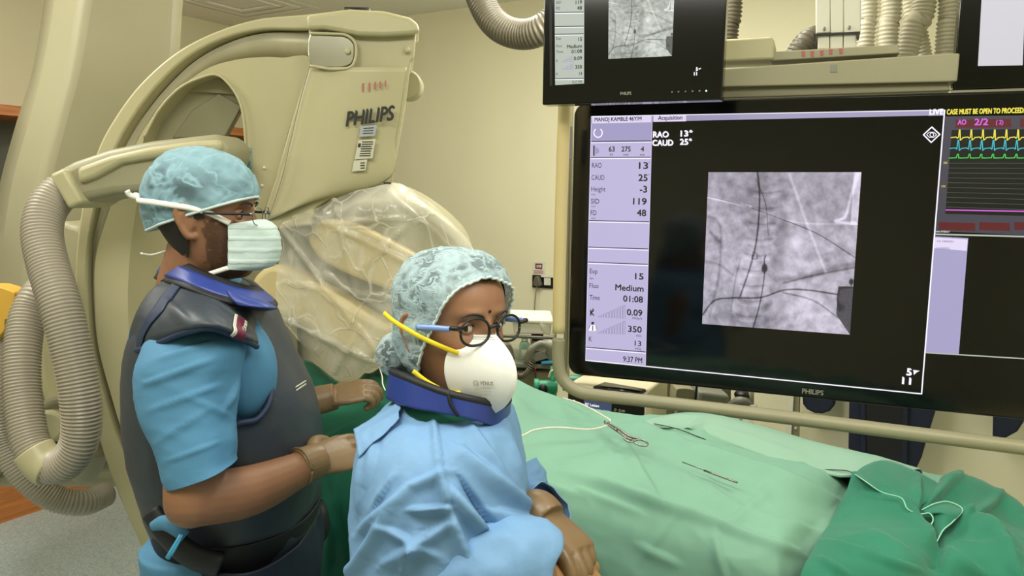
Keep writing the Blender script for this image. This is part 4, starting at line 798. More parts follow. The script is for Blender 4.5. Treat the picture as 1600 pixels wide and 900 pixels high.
b = MB(); b.tube(pk([(828, 560, YT), (831, 546, YT-.02), (845, 537, YT-.02), (858, 542, YT-.02), (862, 556, YT)]), [.022, .014, .012, .014, .022], 16, n=40, rnd=True).build('handset', 'grey', ph)
b = MB(); b.prism(poly([(826, 558), (864, 560), (864, 568), (826, 567)], YT+.01), Vector((0, .12, 0))).build('cradle', 'black', ph, bevel=.004)
b = MB(); b.prism(poly([(829, 556), (850, 550), (858, 560), (836, 566)], YT-.02), Vector((0, .03, 0))).build('keypad', 'grey', ph, bevel=.004)
pc = crs(np.array([list(P(*q)) for q in ((832, 565, YT-.03), (826, 580, YT-.04), (815, 588, YT-.04), (803, 584, YT-.03), (797, 572, YT-.02))]), 30); ll = []
for k in range(300):
    t_ = k/299*29; c = Vector(cr1(pc, t_)); d = Vector(cr1(pc, min(28.9, t_+.1)))-Vector(cr1(pc, max(0, t_-.1))); d.normalize(); s = d.cross(Vector((0, 1, 0))).normalized(); a = k/299*2*math.pi*17; ll.append(c+s*(.010*math.cos(a))+Vector((0, 1, 0))*(.010*math.sin(a)))
b = MB(); b.tube(ll, .0028, 6).build('coiled_cord', 'hosed', ph)
tag(MB().prism(smoothpoly([(786, 545), (792, 538), (800, 545), (803, 566), (784, 566)], YT+.06, 20), Vector((0, .05, 0))).build('dark_pouch', 'grey', bevel=.008), 'small dark grey pouch left of the pale green bottle', 'pouch')
b = MB(); b.prism(poly([(846, 566), (866, 564), (866, 568), (846, 569)], YT-.03), Vector((0, .02, 0)))
tag(b.build('blue_folder', 'pen', bevel=.001), 'thin light blue folder edge below the telephone handset', 'folder')
# green valve fittings
def valve(label, cx, cy_, Y, s):
    t = thing('green_valve', P(cx, cy_, Y), label, 'valve'); c = P(cx, cy_, Y)
    MB().tube([c-Vector((.035*s, 0, 0)), c+Vector((.03*s, 0, 0))], .022*s, 20).build('valve_body', 'gr2', t, bevel=.003)
    MB().tube([c+Vector((-.05*s, 0, 0)), c+Vector((-.032*s, 0, 0))], .027*s, 20).build('hand_knob', 'gr2', t, bevel=.003)
    MB().tube([c+Vector((-.02*s, -.03*s, -.003)), c+Vector((-.02*s, 0, -.003))], .016*s, 16).build('outlet', 'black', t)
    MB().tube([c+Vector((.015*s, 0, .07*s)), c+Vector((.015*s, 0, -.09*s))], .010*s, 14).build('stem', 'gr2', t)
    MB().tube([c+Vector((.0*s, -.01, .035*s)), c+Vector((.01*s, -.02, .06*s)), c+Vector((.04*s, -.02, .06*s)), c+Vector((.05*s, -.01, .02*s))], .004*s, 8, n=20).build('wire_bail', 'white', t)
valve('green gas valve knob just left of the bent tube', 857, 604, 2.55, 1.0)
valve('green gas valve body between the bent tube and the huge display', 905, 597, 2.5, 1.1)
b = MB(); c = P(828, 625, 2.5); b.tube([c-UP*.1, c+UP*.025], .018, 18); tag(b.build('metal_cap', 'steel', bevel=.003), 'short silver metal post standing behind the mint drape', 'post')
wire('thin_cable', [(836, 575, 2.7), (838, 600, 2.7), (842, 630, 2.65)], .003, 'red', 'thin dark red cable hanging below the trolley shelf', 'cable', 16)
# RF lesion generator
rg = thing('lesion_generator', P(1000, 700, 2.2), 'cream lesion generator with dark control panel behind the bent tube', 'medical device')
FL, FR = (895, 612), (1003, 652)
fl, fr = P(888, 603, 2.37), P(998, 625, 2.27)
gx = (fr-fl); gx.z = 0; gx.normalize(); gd = Vector((-gx.y, gx.x, 0)); GW = (fr-fl).length
br = P(1062, 622, 2.30)
D_ = .27; zt2 = fl.z
o = Vector((fl.x, fl.y, 0)); topz = fl.z+.01
fr0 = o+gx*(GW+.02)
# body placed by width, depth and height
MB().prism([o-gx*.0+UP*(topz-.22), fr0+UP*(topz-.22), fr0+UP*topz, o+UP*topz], gd*D_+gx*.0).build('case', 'cream2', rg, bevel=.008)
fp = lambda a, z, off=.0: o+gx*a-gd*off+UP*(topz+z)
MB().prism([fp(0, -.2, .002), fp(GW+.018, -.2, .002), fp(GW+.018, -.014, .002), fp(0, -.014, .002)], gd*.01).build('front_panel', 'black', rg, bevel=.002)
MB().prism([fp(.055, -.12, .004), fp(.145, -.12, .004), fp(.145, -.028, .004), fp(.055, -.028, .004)], gd*.003).build('small_screen', 's_navy', rg, smooth=False)
b = MB(); text(b, 'RF Lesion', fp(.06, -.064, .005), gx, UP, .009, .045, bold=.0006)
for k, s in enumerate(('110', '80', '80')): text(b, s, fp(.062+k*.029, -.092, .005), gx, UP, .010, bold=.0008)
for k in range(3): text(b, 'SET TEMP', fp(.060+k*.029, -.074, .005), gx, UP, .0035, .022)
b.build('screen_text', 's_white', rg, smooth=False)
for k in range(2):
    for r in range(3):
        b = MB(); b.ball(fp(.158+k*.014, -.066-r*.022, .003), (.005, .003, .006)).build('panel_button', 'grey', rg)
b = MB(); b.ball(fp(.183, -.066, .003), (.007, .003, .004)).build('panel_button', 'hose', rg)
b = MB(); b.ball(fp(.02, -.056, .003), (.006, .003, .004)).build('indicator_light', 's_white', rg)
tp_ = thing('smartphone', o+gx*.1+UP*topz, 'black smartphone lying on the cream lesion generator', 'phone')
pc_ = PZ(968, 608, topz+.006); px_ = (PZ(1003, 614, topz)-PZ(935, 602, topz)).normalized(); py_ = Vector((-px_.y, px_.x, 0))
MB().box(pc_, .145, .072, .009, px_, py_, UP).build('phone_body', 'black', tp_, bevel=.004)
MB().box(pc_+UP*.0048, .138, .066, .0008, px_, py_, UP).build('phone_screen', 'gloss', tp_)
# beige device further right and clutter behind the tube
dv_ = thing('beige_device', P(1100, 720, 2.5), 'beige medical cart unit behind the lesion generator', 'medical device')
MB().prism(poly([(1040, 560), (1143, 570), (1143, 700), (1040, 700)], 2.62), Vector((0, .25, 0))).build('cabinet', 'beige3', dv_, bevel=.008)
MB().prism(smoothpoly([(1057, 612), (1062, 607), (1080, 608), (1086, 613), (1085, 640), (1058, 640)], 2.5, 24), Vector((0, .1, 0))).build('rounded_housing', 'beige2', dv_, bevel=.006)
MB().prism(poly([(1092, 611), (1141, 618), (1137, 660), (1088, 660)], 2.48), Vector((0, .12, 0))).build('front_pad', 'grey', dv_, bevel=.012)
MB().tube([P(1062, 612, 2.62), P(1062, 1100, 2.62)], .02, 12).build('stand_post', 'grey', dv_)
MB().tube([P(1130, 640, 2.7), P(1130, 1060, 2.7)], .02, 12).build('stand_post', 'grey', dv_)
wire('black_cable', [(1089, 600, 2.35), (1087, 620, 2.34), (1085, 640, 2.34), (1086, 665, 2.34)], .004, 'rubber', 'black cable hanging beside the beige cart unit', 'cable', 20)
cp = thing('clamp_assembly', P(1160, 640, 2.6), 'jumble of black and grey clamps hanging under the display', 'clamp')
MB().ball(P(1160, 617, 2.6), (.028, .03, .018)).build('black_knob', 'black', cp)
MB().tube(pk([(1140, 634, 2.6), (1158, 627, 2.58), (1172, 632, 2.58)]), [.012, .02, .014], 14, n=14, rnd=True).build('grey_joint', 'grey', cp)
MB().tube(pk([(1174, 605, 2.58), (1174, 640, 2.58)]), .009, 12).build('upright_pin', 'beige2', cp)
MB().tube(pk([(1170, 636, 2.57), (1182, 637, 2.57)]), .010, 12).build('white_nut', 'white', cp)
tag(MB().tube(pk([(1100, 650, 2.36), (1130, 654, 2.38), (1153, 661, 2.4)]), .003, 8, n=12).tube(pk([(1126, 668, 2.36), (1153, 661, 2.4)]), .003, 8, n=12).build('white_tubing', 'white'), 'two thin white tubes meeting at the steel posts', 'tubing')
for x, l in ((1149, 'left one of two short steel posts behind the mint drape'), (1157, 'right one of two short steel posts behind the mint drape')):
    tag(MB().tube(pk([(x, 656, 2.42), (x, 760, 2.42)]), .007, 12).build('steel_post', 'steel'), l, 'post')
G = loft(px_grid([[(1164, 660, 2.5), (1172, 655, 2.48), (1180, 662, 2.5)], [(1163, 672, 2.5), (1172, 668, 2.46), (1181, 674, 2.5)], [(1164, 690, 2.5), (1172, 688, 2.48), (1180, 690, 2.5)]]), 20, 20)
tag(MB().grid(wrinkle(G, .012, 20)).build('crumpled_bag', 'film'), 'small crumpled plastic bag beside the steel posts', 'bag')
sl = thing('leaning_panel', bw(1235, 700, .1), 'upright grey panel with a pale edge strip against the back wall', 'panel')
bwslab([(1233, 600), (1241, 600), (1232, 740), (1224, 740)], .16, .02).build('edge_strip', 'white', sl, smooth=False)
bwslab([(1241, 600), (1249, 600), (1246, 760), (1233, 760)], .14, .03).build('panel_board', 'beige3', sl, smooth=False)
MB().ball(bw(1243, 669, .15), .006).build('screw', 'white', sl)
# hanging lead aprons
def apron(label, pts, off, m='navyc', extra=None):
    t = thing('lead_apron', bw(pts[0][0], pts[0][1], off), label, 'apron', None)
    o = MB(); g = [bw(x, y, off) for x, y in pts]; o.prism(g, B_*.05); o.build('apron_body', m, t, bevel=.012)
    if extra:
        for e in extra: MB().tube([bw(x, y, off+.005) for x, y in e], .014, 12, n=20).build('fold', 'navyc', t)
    return t
apron('navy lead apron with curved hem peeking under the display near the maker name', [(1250, 560), (1303, 560), (1304, 634), (1296, 643), (1284, 647), (1272, 646), (1260, 640), (1254, 632)], .12)
apron('long navy lead apron hanging in the gap between tube and mint drape', [(1328, 560), (1468, 560), (1461, 645), (1450, 680), (1440, 715), (1426, 745), (1400, 760), (1340, 750), (1325, 700), (1326, 650)], .14, extra=[[(1350, 600), (1349, 680), (1352, 745)], [(1416, 600), (1414, 680), (1412, 745)]])
bwslab([(1353, 560), (1414, 560), (1413, 680), (1410, 756), (1356, 752), (1352, 680)], .155, .03).build('black_lining', 'rubber', bpy.data.objects['lead_apron.001'], bevel=.008)
apron('navy lead apron with slanting hem near the right edge under the display', [(1553, 560), (1620, 560), (1600, 660), (1590, 675), (1570, 686), (1551, 688)], .12)
# ---------------------------------------------------------------- people: shared anatomy
class Frame:
    def __init__(s, c, f, tilt=0, sc=1.0, up=Vector((0, 0, 1))):
        s.c = Vector(c); s.f = Vector(f).normalized(); s.x = s.f.cross(up).normalized(); s.u = s.x.cross(s.f).normalized(); s.s = sc
        if tilt:
            q = Matrix.Rotation(tilt, 3, s.f); s.x = q @ s.x; s.u = q @ s.u
    def __call__(s, x, y, z): return s.c+(s.x*x+s.f*y+s.u*z)*s.s
HT = np.array([  # z, front, back, half width
 (-.122, .050, .005, .012), (-.116, .078, .0, .028), (-.100, .088, .012, .042), (-.080, .088, .035, .052), (-.055, .088, .060, .060), (-.03, .087, .078, .066), (-.005, .085, .090, .070), (.015, .084, .096, .072),
 (.035, .088, .100, .074), (.058, .085, .100, .074), (.080, .074, .091, .066), (.098, .056, .074, .053), (.111, .033, .050, .036), (.119, .004, .012, .008)])
def headgrid(F_, grow=0.0, feat=True, nz=90, na=110):
    T = crs(HT, nz); G = []
    for z, f, b, w_ in T:
        row = []
        for a in np.linspace(0, 2*math.pi, na, endpoint=False):
            sa, ca = math.sin(a), math.cos(a)
            x = w_*math.copysign(abs(sa)**.92, sa); y = (f if ca > 0 else b)*math.copysign(abs(ca)**(.82 if ca > 0 else 1), ca)
            if feat and ca > 0:
                g = lambda cx, cz, sx, sz: math.exp(-((abs(x)-cx)/sx)**2-((z-cz)/sz)**2)
                d = -.012*g(.031, .008, .014, .010)+.005*g(.028, .028, .02, .007)+.004*g(.045, -.022, .016, .014)
                t_ = min(1, max(0, (.022-z)/.055)); nose = (.006+.020*t_) if -.036 < z < .028 else 0
                k = 1 if z > -.030 else max(0, 1-(-.030-z)/.008)
                d += nose*k*math.exp(-(x/(.008+.007*t_))**2)*min(1, max(0, (.030-z)/.012))
                d += .006*math.exp(-(x/.022)**2-((z+.055)/.009)**2)+.004*math.exp(-(x/.02)**2-((z+.100)/.012)**2)
                y += d
            L = math.hypot(x, y)+1e-9; row.append(list(F_(x*(1+grow/L), y*(1+grow/L), z+grow*z/.12)))
        G.append(row)
    return np.array(G)
def ear(mb, F_, s):
    for k in range(1):
        pts = [F_(s*(.072+.010*math.sin(t)), -.008+.016*math.cos(t)*.9-.006, -.010+.030*math.sin(t)) for t in (-1.7, -1.0, 0, .8, 1.6, 2.4, 3.0)]
        mb.tube([F_(s*.068, -.002, -.038), F_(s*.074, -.010, -.036), F_(s*.079, -.020, -.020), F_(s*.082, -.028, 0), F_(s*.082, -.026, .016), F_(s*.079, -.014, .024), F_(s*.074, -.004, .018), F_(s*.070, .002, .004)], [.007*F_.s, .0065*F_.s, .005*F_.s, .005*F_.s, .005*F_.s, .005*F_.s, .004*F_.s, .004*F_.s], 10, n=40, rnd=True)
    mb.ball(F_(s*.072, -.012, -.006), (.006*F_.s, .016*F_.s, .028*F_.s), F_.x, F_.f, F_.u)
    mb.tube([F_(s*.074, -.016, -.020), F_(s*.079, -.018, 0), F_(s*.078, -.012, .012)], .004*F_.s, 8, n=12, rnd=True)
def eyes(F_, parent, skin, side=(-1, 1), gaze=0.0, bw=1.0):
    for s in side:
        c = F_(s*.031, .0655, .006); r = .0125*F_.s
        MB().ball(c, r, F_.x, F_.f, F_.u, nu=32, nv=24).build('eyeball', 'eyew', parent)
        gd_ = (F_.f+F_.x*gaze).normalized(); b = MB(); b.ball(c+gd_*(r*.62), (r*.58, r*.46, r*.58), F_.x, gd_, F_.u, nu=24, nv=16); b.build('iris', 'iris', parent)
        for up in (1, -1):   # lids: bands of a slightly larger sphere
            G = []
            for i in range(10):
                row = []
                for j in range(41):
                    a = -1.75+3.5*j/40; op = (.46 if up > 0 else -.38)*math.cos(a*1.5)**.8 if abs(a*1.5) < 1.57 else 0
                    e = op+(up*1.2-op)*(i/9); rr = r*(1.10+(.03 if i == 0 else 0)); row.append(list(c+F_.x*(rr*math.sin(a)*math.cos(e))+F_.f*(rr*math.cos(a)*math.cos(e))+F_.u*(rr*math.sin(e))))
                G.append(row)
            MB().grid(G).build('eyelid', skin, parent, solid=.0009)
            if up > 0: MB().tube([Vector(v) for v in G[0][9:32]], .0009*F_.s, 6).build('eyelashes', 'hair', parent)
        b = MB(); pts = [F_(s*x, y, z) for x, y, z in ((.012, .091, .022), (.022, .092, .027), (.036, .087, .029), (.048, .078, .024))]; b.tube(pts, [q*bw for q in (.0022, .0034, .003, .0012)], 8, n=20, sx=1.0); b.build('eyebrow', 'hair', parent)
def hand(mb, W, d, nrm, thumb, sc=1.0, curl=(.5, .55, .6, .65), spread=.06, tcurl=.4, grow=0):
    """five-fingered hand. W wrist, d towards the fingers, nrm out of the back, thumb +1/-1 along d x nrm"""
    d = Vector(d).normalized(); nrm = Vector(nrm); nrm = (nrm-d*nrm.dot(d)).normalized(); s = d.cross(nrm)*thumb
    g = grow
    G = []
    for t_, w_, h in ((-.02, .026, .020), (0, .029, .020), (.02, .035, .018), (.05, .041, .0165), (.08, .043, .0145), (.092, .040, .0115)):
        G.append([list(Vector(W)+d*(t_*sc)+(s*math.cos(a)*(w_+g)+nrm*math.sin(a)*(h*.8+g))*sc) for a in np.linspace(0, 2*math.pi, 20, endpoint=False)])
    mb.grid(G, closed=True, cap=True)
    for k, (off, L, r) in enumerate(((.029, .072, .0095), (.010, .080, .0098), (-.010, .074, .0093), (-.028, .058, .0084))):
        p = Vector(W)+(d*(.086-.004*abs(k-1))+s*off)*sc; a = curl[k]*.55; dd = d*math.cos(spread*(1.5-k))+s*math.sin(spread*(1.5-k)); pts = [p-dd*.03*sc, p]; rs = [(r+g)*sc, (r*1.05+g)*sc]
        for q, (fr, rr) in enumerate(((.45, 1.0), (.30, .9), (.25, .76))):
            v = dd*math.cos(a)-nrm*math.sin(a); p = p+v*(L*fr*sc); pts.append(p); rs.append((r*rr+g)*sc); a += curl[k]*1.25
        mb.tube(pts, rs, 12, n=26, rnd=True)
    p = Vector(W)+(d*.018+s*.026-nrm*.006)*sc; v = (d*.62+s*.72-nrm*.25).normalized(); pts = [p-v*.012*sc, p, p+v*.034*sc]; v2 = (v+d*.5-s*tcurl-nrm*.25).normalized(); pts += [pts[-1]+v2*.030*sc]; v3 = (v2+d*.2-s*tcurl*.8-nrm*.2).normalized(); pts += [pts[-1]+v3*.024*sc]
    mb.tube(pts, [x*sc+g for x in (.016, .0155, .0125, .011, .0085)], 12, n=26, rnd=True)
def capdome(F_, name, m, parent, pa, pb, grow, bulge, seed, amp, solid=.0012):
    """cloth cap: inflated head shape cut by the plane through two profile points (y,z)"""
    G = headgrid(F_, grow, False, 80, 110); c = np.array(list(F_(0, 0, 0)))
    for i in range(G.shape[0]):
        for j in range(G.shape[1]):
            v = Vector(G[i, j]); l = v-F_.c; x, y, z = l.dot(F_.x)/F_.s, l.dot(F_.f)/F_.s, l.dot(F_.u)/F_.s
            k = 0
            for (bx_, by, bz, rad, h) in bulge: k += h*math.exp(-((x-bx_)**2+(y-by)**2+(z-bz)**2)/rad**2)
            q = Vector((x*22+seed, y*22, z*22)); k += amp*(noise.ridged_multi_fractal(q, 1, 2.1, 3, 1, 2)-1.2)
            G[i, j] = list(v+l.normalized()*k*F_.s)
    mb = MB().grid(G, closed=True, cap=True); o = mb.build(name, m, parent, solid=solid)
    bm = bmesh.new(); bm.from_mesh(o.data); o0 = wloc(o)
    A, B = F_(0, *pa), F_(0, *pb); nrm = (B-A).normalized().cross(F_.x).normalized()
    if (F_(0, 0, .2)-A).dot(nrm) < 0: nrm = -nrm
    bmesh.ops.bisect_plane(bm, geom=bm.verts[:]+bm.edges[:]+bm.faces[:], plane_co=A-o0, plane_no=nrm, clear_inner=True)
    rim = [v.co+o0 for v in bm.verts if abs((v.co+o0-A).dot(nrm)) < 1e-4]
    bm.to_mesh(o.data); bm.free()
    cc_ = sum((v for v in rim), Vector())/len(rim); e1 = F_.x; e2 = nrm.cross(e1)
    rim.sort(key=lambda v: math.atan2((v-cc_).dot(e2), (v-cc_).dot(e1))); return o, rim[::2]
# ================================================================= the man in the blue cap
man = thing('person', (-.60, 1.55, 0), 'person in blue surgical cap, pale mask and dark lead vest working at the table', 'person')
HM = Frame(P(322, 337, 1.50), (1, .06, -.03), 0, 1.0)
b = MB(); b.grid(headgrid(HM), closed=True, cap=True); ear(b, HM, 1); ear(b, HM, -1)
b.tube([P(300, 470, 1.53), P(305, 430, 1.52), P(316, 385, 1.51)], [.075, .066, .062], 24, n=12, rnd=True)
tr_ = rings([(438, 292, 352, 1.53, .08), (455, 265, 385, 1.54, .13), (480, 240, 405, 1.55, .165), (520, 215, 425, 1.55, .18), (600, 210, 455, 1.55, .18), (700, 220, 475, 1.55, .17), (800, 245, 470, 1.56, .17), (900, 255, 475, 1.57, .18), (1000, 265, 470, 1.57, .18)], 40, 40)
b.grid(tr_, closed=True, cap=True)
SH, EL, WR = P(312, 520, 1.38), P(300, 782, 1.27), P(488, 722, 1.44)
b.tube([SH, P(308, 640, 1.31), EL], [.062, .055, .047], 20, n=16, rnd=True); b.tube([EL, P(385, 768, 1.335), P(450, 742, 1.40), WR], [.046, .046, .037, .029], 20, n=20, rnd=True)
hd1 = (WR, P(560, 700, 1.52)-WR, Vector((-.1, -.75, .6)), -1, 1.0, (.45, .5, .55, .6), .05, .5)
hand(b, *hd1)
SH2, EL2, WR2 = P(345, 505, 1.72), P(440, 640, 1.80), P(512, 622, 1.84)
b.tube([SH2, P(390, 580, 1.76), EL2], [.058, .05, .044], 20, n=16, rnd=True); b.tube([EL2, P(478, 632, 1.82), WR2], [.044, .038, .03], 20, n=14, rnd=True)
hd2 = (WR2, P(590, 604, 1.86)-WR2, Vector((.1, -.35, .9)), -1, 1.0, (.75, .8, .85, .9), .03, .7)
hand(b, *hd2)
for sY in (1.46, 1.66):
    hx = -.62
    b.tube([(hx, sY, .88), (hx+.01, sY, .50), (hx-.01, sY, .10)], [.085, .058, .042], 20, n=20, rnd=True); b.tube([(hx-.04, sY, .05), (hx+.06, sY, .04), (hx+.16, sY, .03)], [.042, .04, .03], 16, n=12, rnd=True)
b.build('body', 'skin', man, remesh=.0032, sm=4)
# beard + hair
sk = M['skin']; nt = sk.node_tree
def patch(b_list, m, name, parent): pass
eyes(HM, man, 'skin', bw=.65)
# stubble: thin shell of dark short hair over jaw
G = headgrid(HM, .0016, True)
def shellpart(F_, grow, cond, name, m, parent, amp=0):
    G = headgrid(F_, grow, True, 200, 260); a, n_ = G.shape[:2]; keep = []
    for i in range(a-1):
        for j in range(n_):
            v = Vector(G[i, j])-F_.c; x, y, z = v.dot(F_.x)/F_.s, v.dot(F_.f)/F_.s, v.dot(F_.u)/F_.s
            if cond(x, y, z, noise.noise(Vector((x*120, y*120, z*120)))): keep.append((i*n_+j, i*n_+(j+1) % n_, (i+1)*n_+(j+1) % n_, (i+1)*n_+j))
    mb = MB(); used = sorted({k for f in keep for k in f}); mp = {k: q for q, k in enumerate(used)}; flat = G.reshape(-1, 3)
    mb.add([flat[k] for k in used], [tuple(mp[k] for k in f) for f in keep]); return mb.build(name, m, parent)
M['stub'] = fleece('stubble', '1C130E', .12, .60, 320, (1, 1, 1), .8, .1, .0004)
shellpart(HM, .0022, lambda x, y, z, q: y > .020+q*.014+max(0, z+.01)*.5 and z < -.008+q*.010 and z < .06-(y*.9) and abs(x) > .018, 'beard', 'stub', man)
shellpart(HM, .0045, lambda x, y, z, q: y < -.012+q*.003 and -.075+q*.008 < z < .05, 'hair', 'hair', man)
shellpart(HM, .0035, lambda x, y, z, q: -.012 <= y < .022+q*.003 and -.004+q*.004 < z < .05, 'sideburn', 'hair', man)
cap, rim = capdome(HM, 'surgical_cap', 'cap', man, (.095, .040), (-.10, -.030), .010, [(0, -.10, .00, .06, .016), (0, -.02, .12, .06, .003), (0, -.09, -.03, .03, .008)], 2, .0055)
MB().tube(rim+[rim[0]], .0028, 6).build('cap_hem', 'mask', cap)
# skull cap inner hair so the cloth reads dark
shellpart(HM, .0055, lambda x, y, z, q: z > .05-(.1-y)*.35 or (y < -.02 and z > -.03), 'hair', 'hair', man)
# ties of cap at the nape and mask straps
b = MB(); b.tube([HM(.01, -.070, -.070), HM(.03, -.092, -.078), HM(.05, -.104, -.074)], .0022, 6, n=12); b.build('cap_tie', 'white', cap)
mk = thing('x', (0, 0, 0), None, None); bpy.data.objects.remove(mk)
rowsM = []
for (zt1, front, ns) in ((-.002, .108, .0), (-.010, .126, 0), (-.025, .137, 0), (-.05, .142, 0), (-.075, .140, 0), (-.092, .130, 0), (-.101, .105, 0)):
    r = []
    for (xx, fy) in ((-.062, 0), (-.052, .35), (-.034, .78), (-.014, .97), (0, 1), (.014, .97), (.034, .78), (.052, .35), (.062, 0)):
        y0_ = .060; r.append(list(HM(xx, y0_+(front-y0_)*fy, zt1-(.010*(1-fy) if zt1 > -.05 else -.004*(1-fy)))))
    rowsM.append(r)
G = loft(rowsM, 70, 60)
n_ = normals(G)
for i in range(G.shape[0]):
    for j in range(G.shape[1]):
        v = Vector(G[i, j])-HM.c; z = v.dot(HM.u); pl = .0012*(1 if math.sin(z*2*math.pi/.022) > .6 else 0) if -.095 < z < 0 else 0
        o_ = (Vector(G[i, j])-HM(0, .02, z)).normalized(); G[i, j] = list(Vector(G[i, j])+o_*(pl+.0012*noise.noise(Vector(G[i, j])*60)))
msk = MB().grid(G).build('face_mask', 'mask', man, solid=.0015)
for s in (1, -1):
    b = MB(); b.tube([HM(s*.062, .064, -.010), HM(s*.074, .03, .008), HM(s*.082, .0, .016), HM(s*.084, -.03, .020), HM(s*.078, -.07, .024), HM(s*.05, -.108, .026), HM(0, -.122, .030), HM(-s*.005, -.135, .036)], [.0028]*6+[.003, .002], 8, n=50, sx=1.9).build('mask_strap', 'whitec', msk)
    b = MB(); b.tube([HM(s*.060, .060, -.094), HM(s*.062, .01, -.112), HM(s*.05, -.03, -.122), HM(0, -.085, -.105)], .0025, 8, n=40, sx=1.8).build('mask_strap', 'whitec', msk)
b = MB(); b.tube([HM(.01, -.118, .028), HM(.02, -.135, .034), HM(.025, -.138, .042)], .003, 6, n=12, sx=1.8).build('strap_knot', 'whitec', msk)
gl = MB()
gp = thing('spectacles', HM(0, .1, .0), 'thin rimless metal spectacles worn by the man in the blue cap', 'spectacles')
def lensring(F_, s, cx, y, rx, rz, wrap=.06, nn=40, z0=.004, pw=2.6):
    out = []
    for a in np.linspace(0, 2*math.pi, nn, endpoint=False):
        ca, sa = math.cos(a), math.sin(a); out.append(F_(s*(cx+rx*math.copysign(abs(ca)**(2/pw), ca)), y-abs(cx+rx*ca)*wrap*2, z0+rz*math.copysign(abs(sa)**(2/pw), sa)))
    return out
for s in (1, -1):
    R_ = lensring(HM, s, .034, .112, .025, .016)
    MB().tube(R_+[R_[0]], .0010, 6).build('lens_rim', 'steel', gp); mb = MB(); mb.add(R_, [tuple(range(len(R_)))]); mb.build('lens', 'lens', gp)
    MB().tube([HM(s*.059, .104, .008), HM(s*.070, .094, .009), HM(s*.077, .05, .008), HM(s*.079, .02, .008)], [.0022, .0028, .0022, .0022], 8, n=24).build('temple_arm', 'rubber', gp)
    MB().box(HM(s*.066, .098, .009), .003, .018, .006, HM.x, HM.f, HM.u).build('hinge', 'steel', gp)
MB().tube([HM(-.010, .112, .008), HM(0, .115, .011), HM(.010, .112, .008)], .0012, 6, n=10).build('bridge', 'steel', gp)
# shirt: torso under the vest, near and far sleeves
b = MB()
b.grid(rings([(432, 285, 360, 1.53, .08), (446, 248, 385, 1.54, .14), (470, 222, 405, 1.55, .185), (510, 200, 425, 1.55, .20), (600, 196, 455, 1.55, .198), (700, 208, 480, 1.55, .185), (820, 236, 470, 1.56, .185), (900, 232, 470, 1.57, .19), (1000, 232, 470, 1.57, .19), (1060, 235, 470, 1.57, .18)], 48, 50), closed=True, cap=True)
b.tube([P(345, 510, 1.44), P(372, 560, 1.435), P(378, 610, 1.44), P(370, 645, 1.46)], [.055, .068, .062, .045], 24, n=24, rnd=True)
b.tube([P(340, 490, 1.70), P(380, 550, 1.75), P(415, 600, 1.78)], [.08, .08, .07], 20, n=20, rnd=True)
b.build('scrub_shirt', 'scrub', man, remesh=.005, sm=3)
SR = []
for xl, yl, xr, yr, Yc, ry in ((255, 508, 345, 494, 1.39, .05), (240, 522, 370, 506, 1.375, .080), (225, 556, 382, 540, 1.35, .092), (218, 592, 372, 590, 1.335, .088), (224, 640, 366, 640, 1.315, .078), (243, 690, 366, 685, 1.295, .068), (256, 730, 366, 712, 1.285, .062), (264, 757, 367, 722, 1.28, .060)):
    A, B = P(xl, yl, Yc), P(xr, yr, Yc); c = (A+B)/2; e = (B-A)/2; row = []
    for q in np.linspace(0, 2*math.pi, 72, endpoint=False):
        ca, sa = math.cos(q), math.sin(q); k = 1+.10*max(0, math.cos(q-5.35))**14     # pressed crease down the sleeve
        row.append(list(c+e*(math.copysign(abs(ca)**.9, ca)*k)+Vector((0, ry*sa*k, 0))))
    SR.append(row)
SR = np.array(SR); SR = np.array([crs(SR[:, j], 110) for j in range(72)]).transpose(1, 0, 2)
SR = wrinkle(SR, .0028, 9, closed=True, seed=21, stretch=(1, 1, 1.5), creases=[(225, 600, 330, 560, 5, .007), (235, 640, 340, 600, 5, .006), (250, 560, 330, 535, 5, .006), (245, 690, 320, 640, 5, .005), (350, 640, 370, 600, 5, .006), (260, 720, 340, 690, 4, .004), (300, 620, 360, 650, 5, .005)])
slv = MB().grid(SR, closed=True).build('shirt_sleeve', 'scrub', man, solid=.0025)
MB().tube([Vector(v) for v in SR[100]]+[Vector(SR[100][0])], .0011, 6).build('hem_stitch', 'scrub', slv)
# lead vest shell
V_ = rings([(438, 285, 352, 1.53, .085), (447, 262, 392, 1.54, .135), (462, 238, 408, 1.545, .175), (485, 216, 428, 1.55, .198), (520, 197, 444, 1.55, .208), (560, 190, 462, 1.55, .210), (610, 188, 486, 1.55, .208), (660, 191, 500, 1.55, .202), (710, 200, 505, 1.55, .198), (760, 218, 503, 1.56, .196), (800, 234, 497, 1.56, .196), (838, 248, 496, 1.565, .196)], 90, 110, ex=2.25)
V_ = wrinkle(V_, .004, 6, closed=True, seed=8, creases=[(400, 480, 490, 620, 10, -.004), (230, 620, 250, 780, 9, .004)])
SLV = V_.copy()
mb = MB(); mb.grid(V_, closed=True); vest = mb.build('lead_vest', 'vest', man, solid=.004)
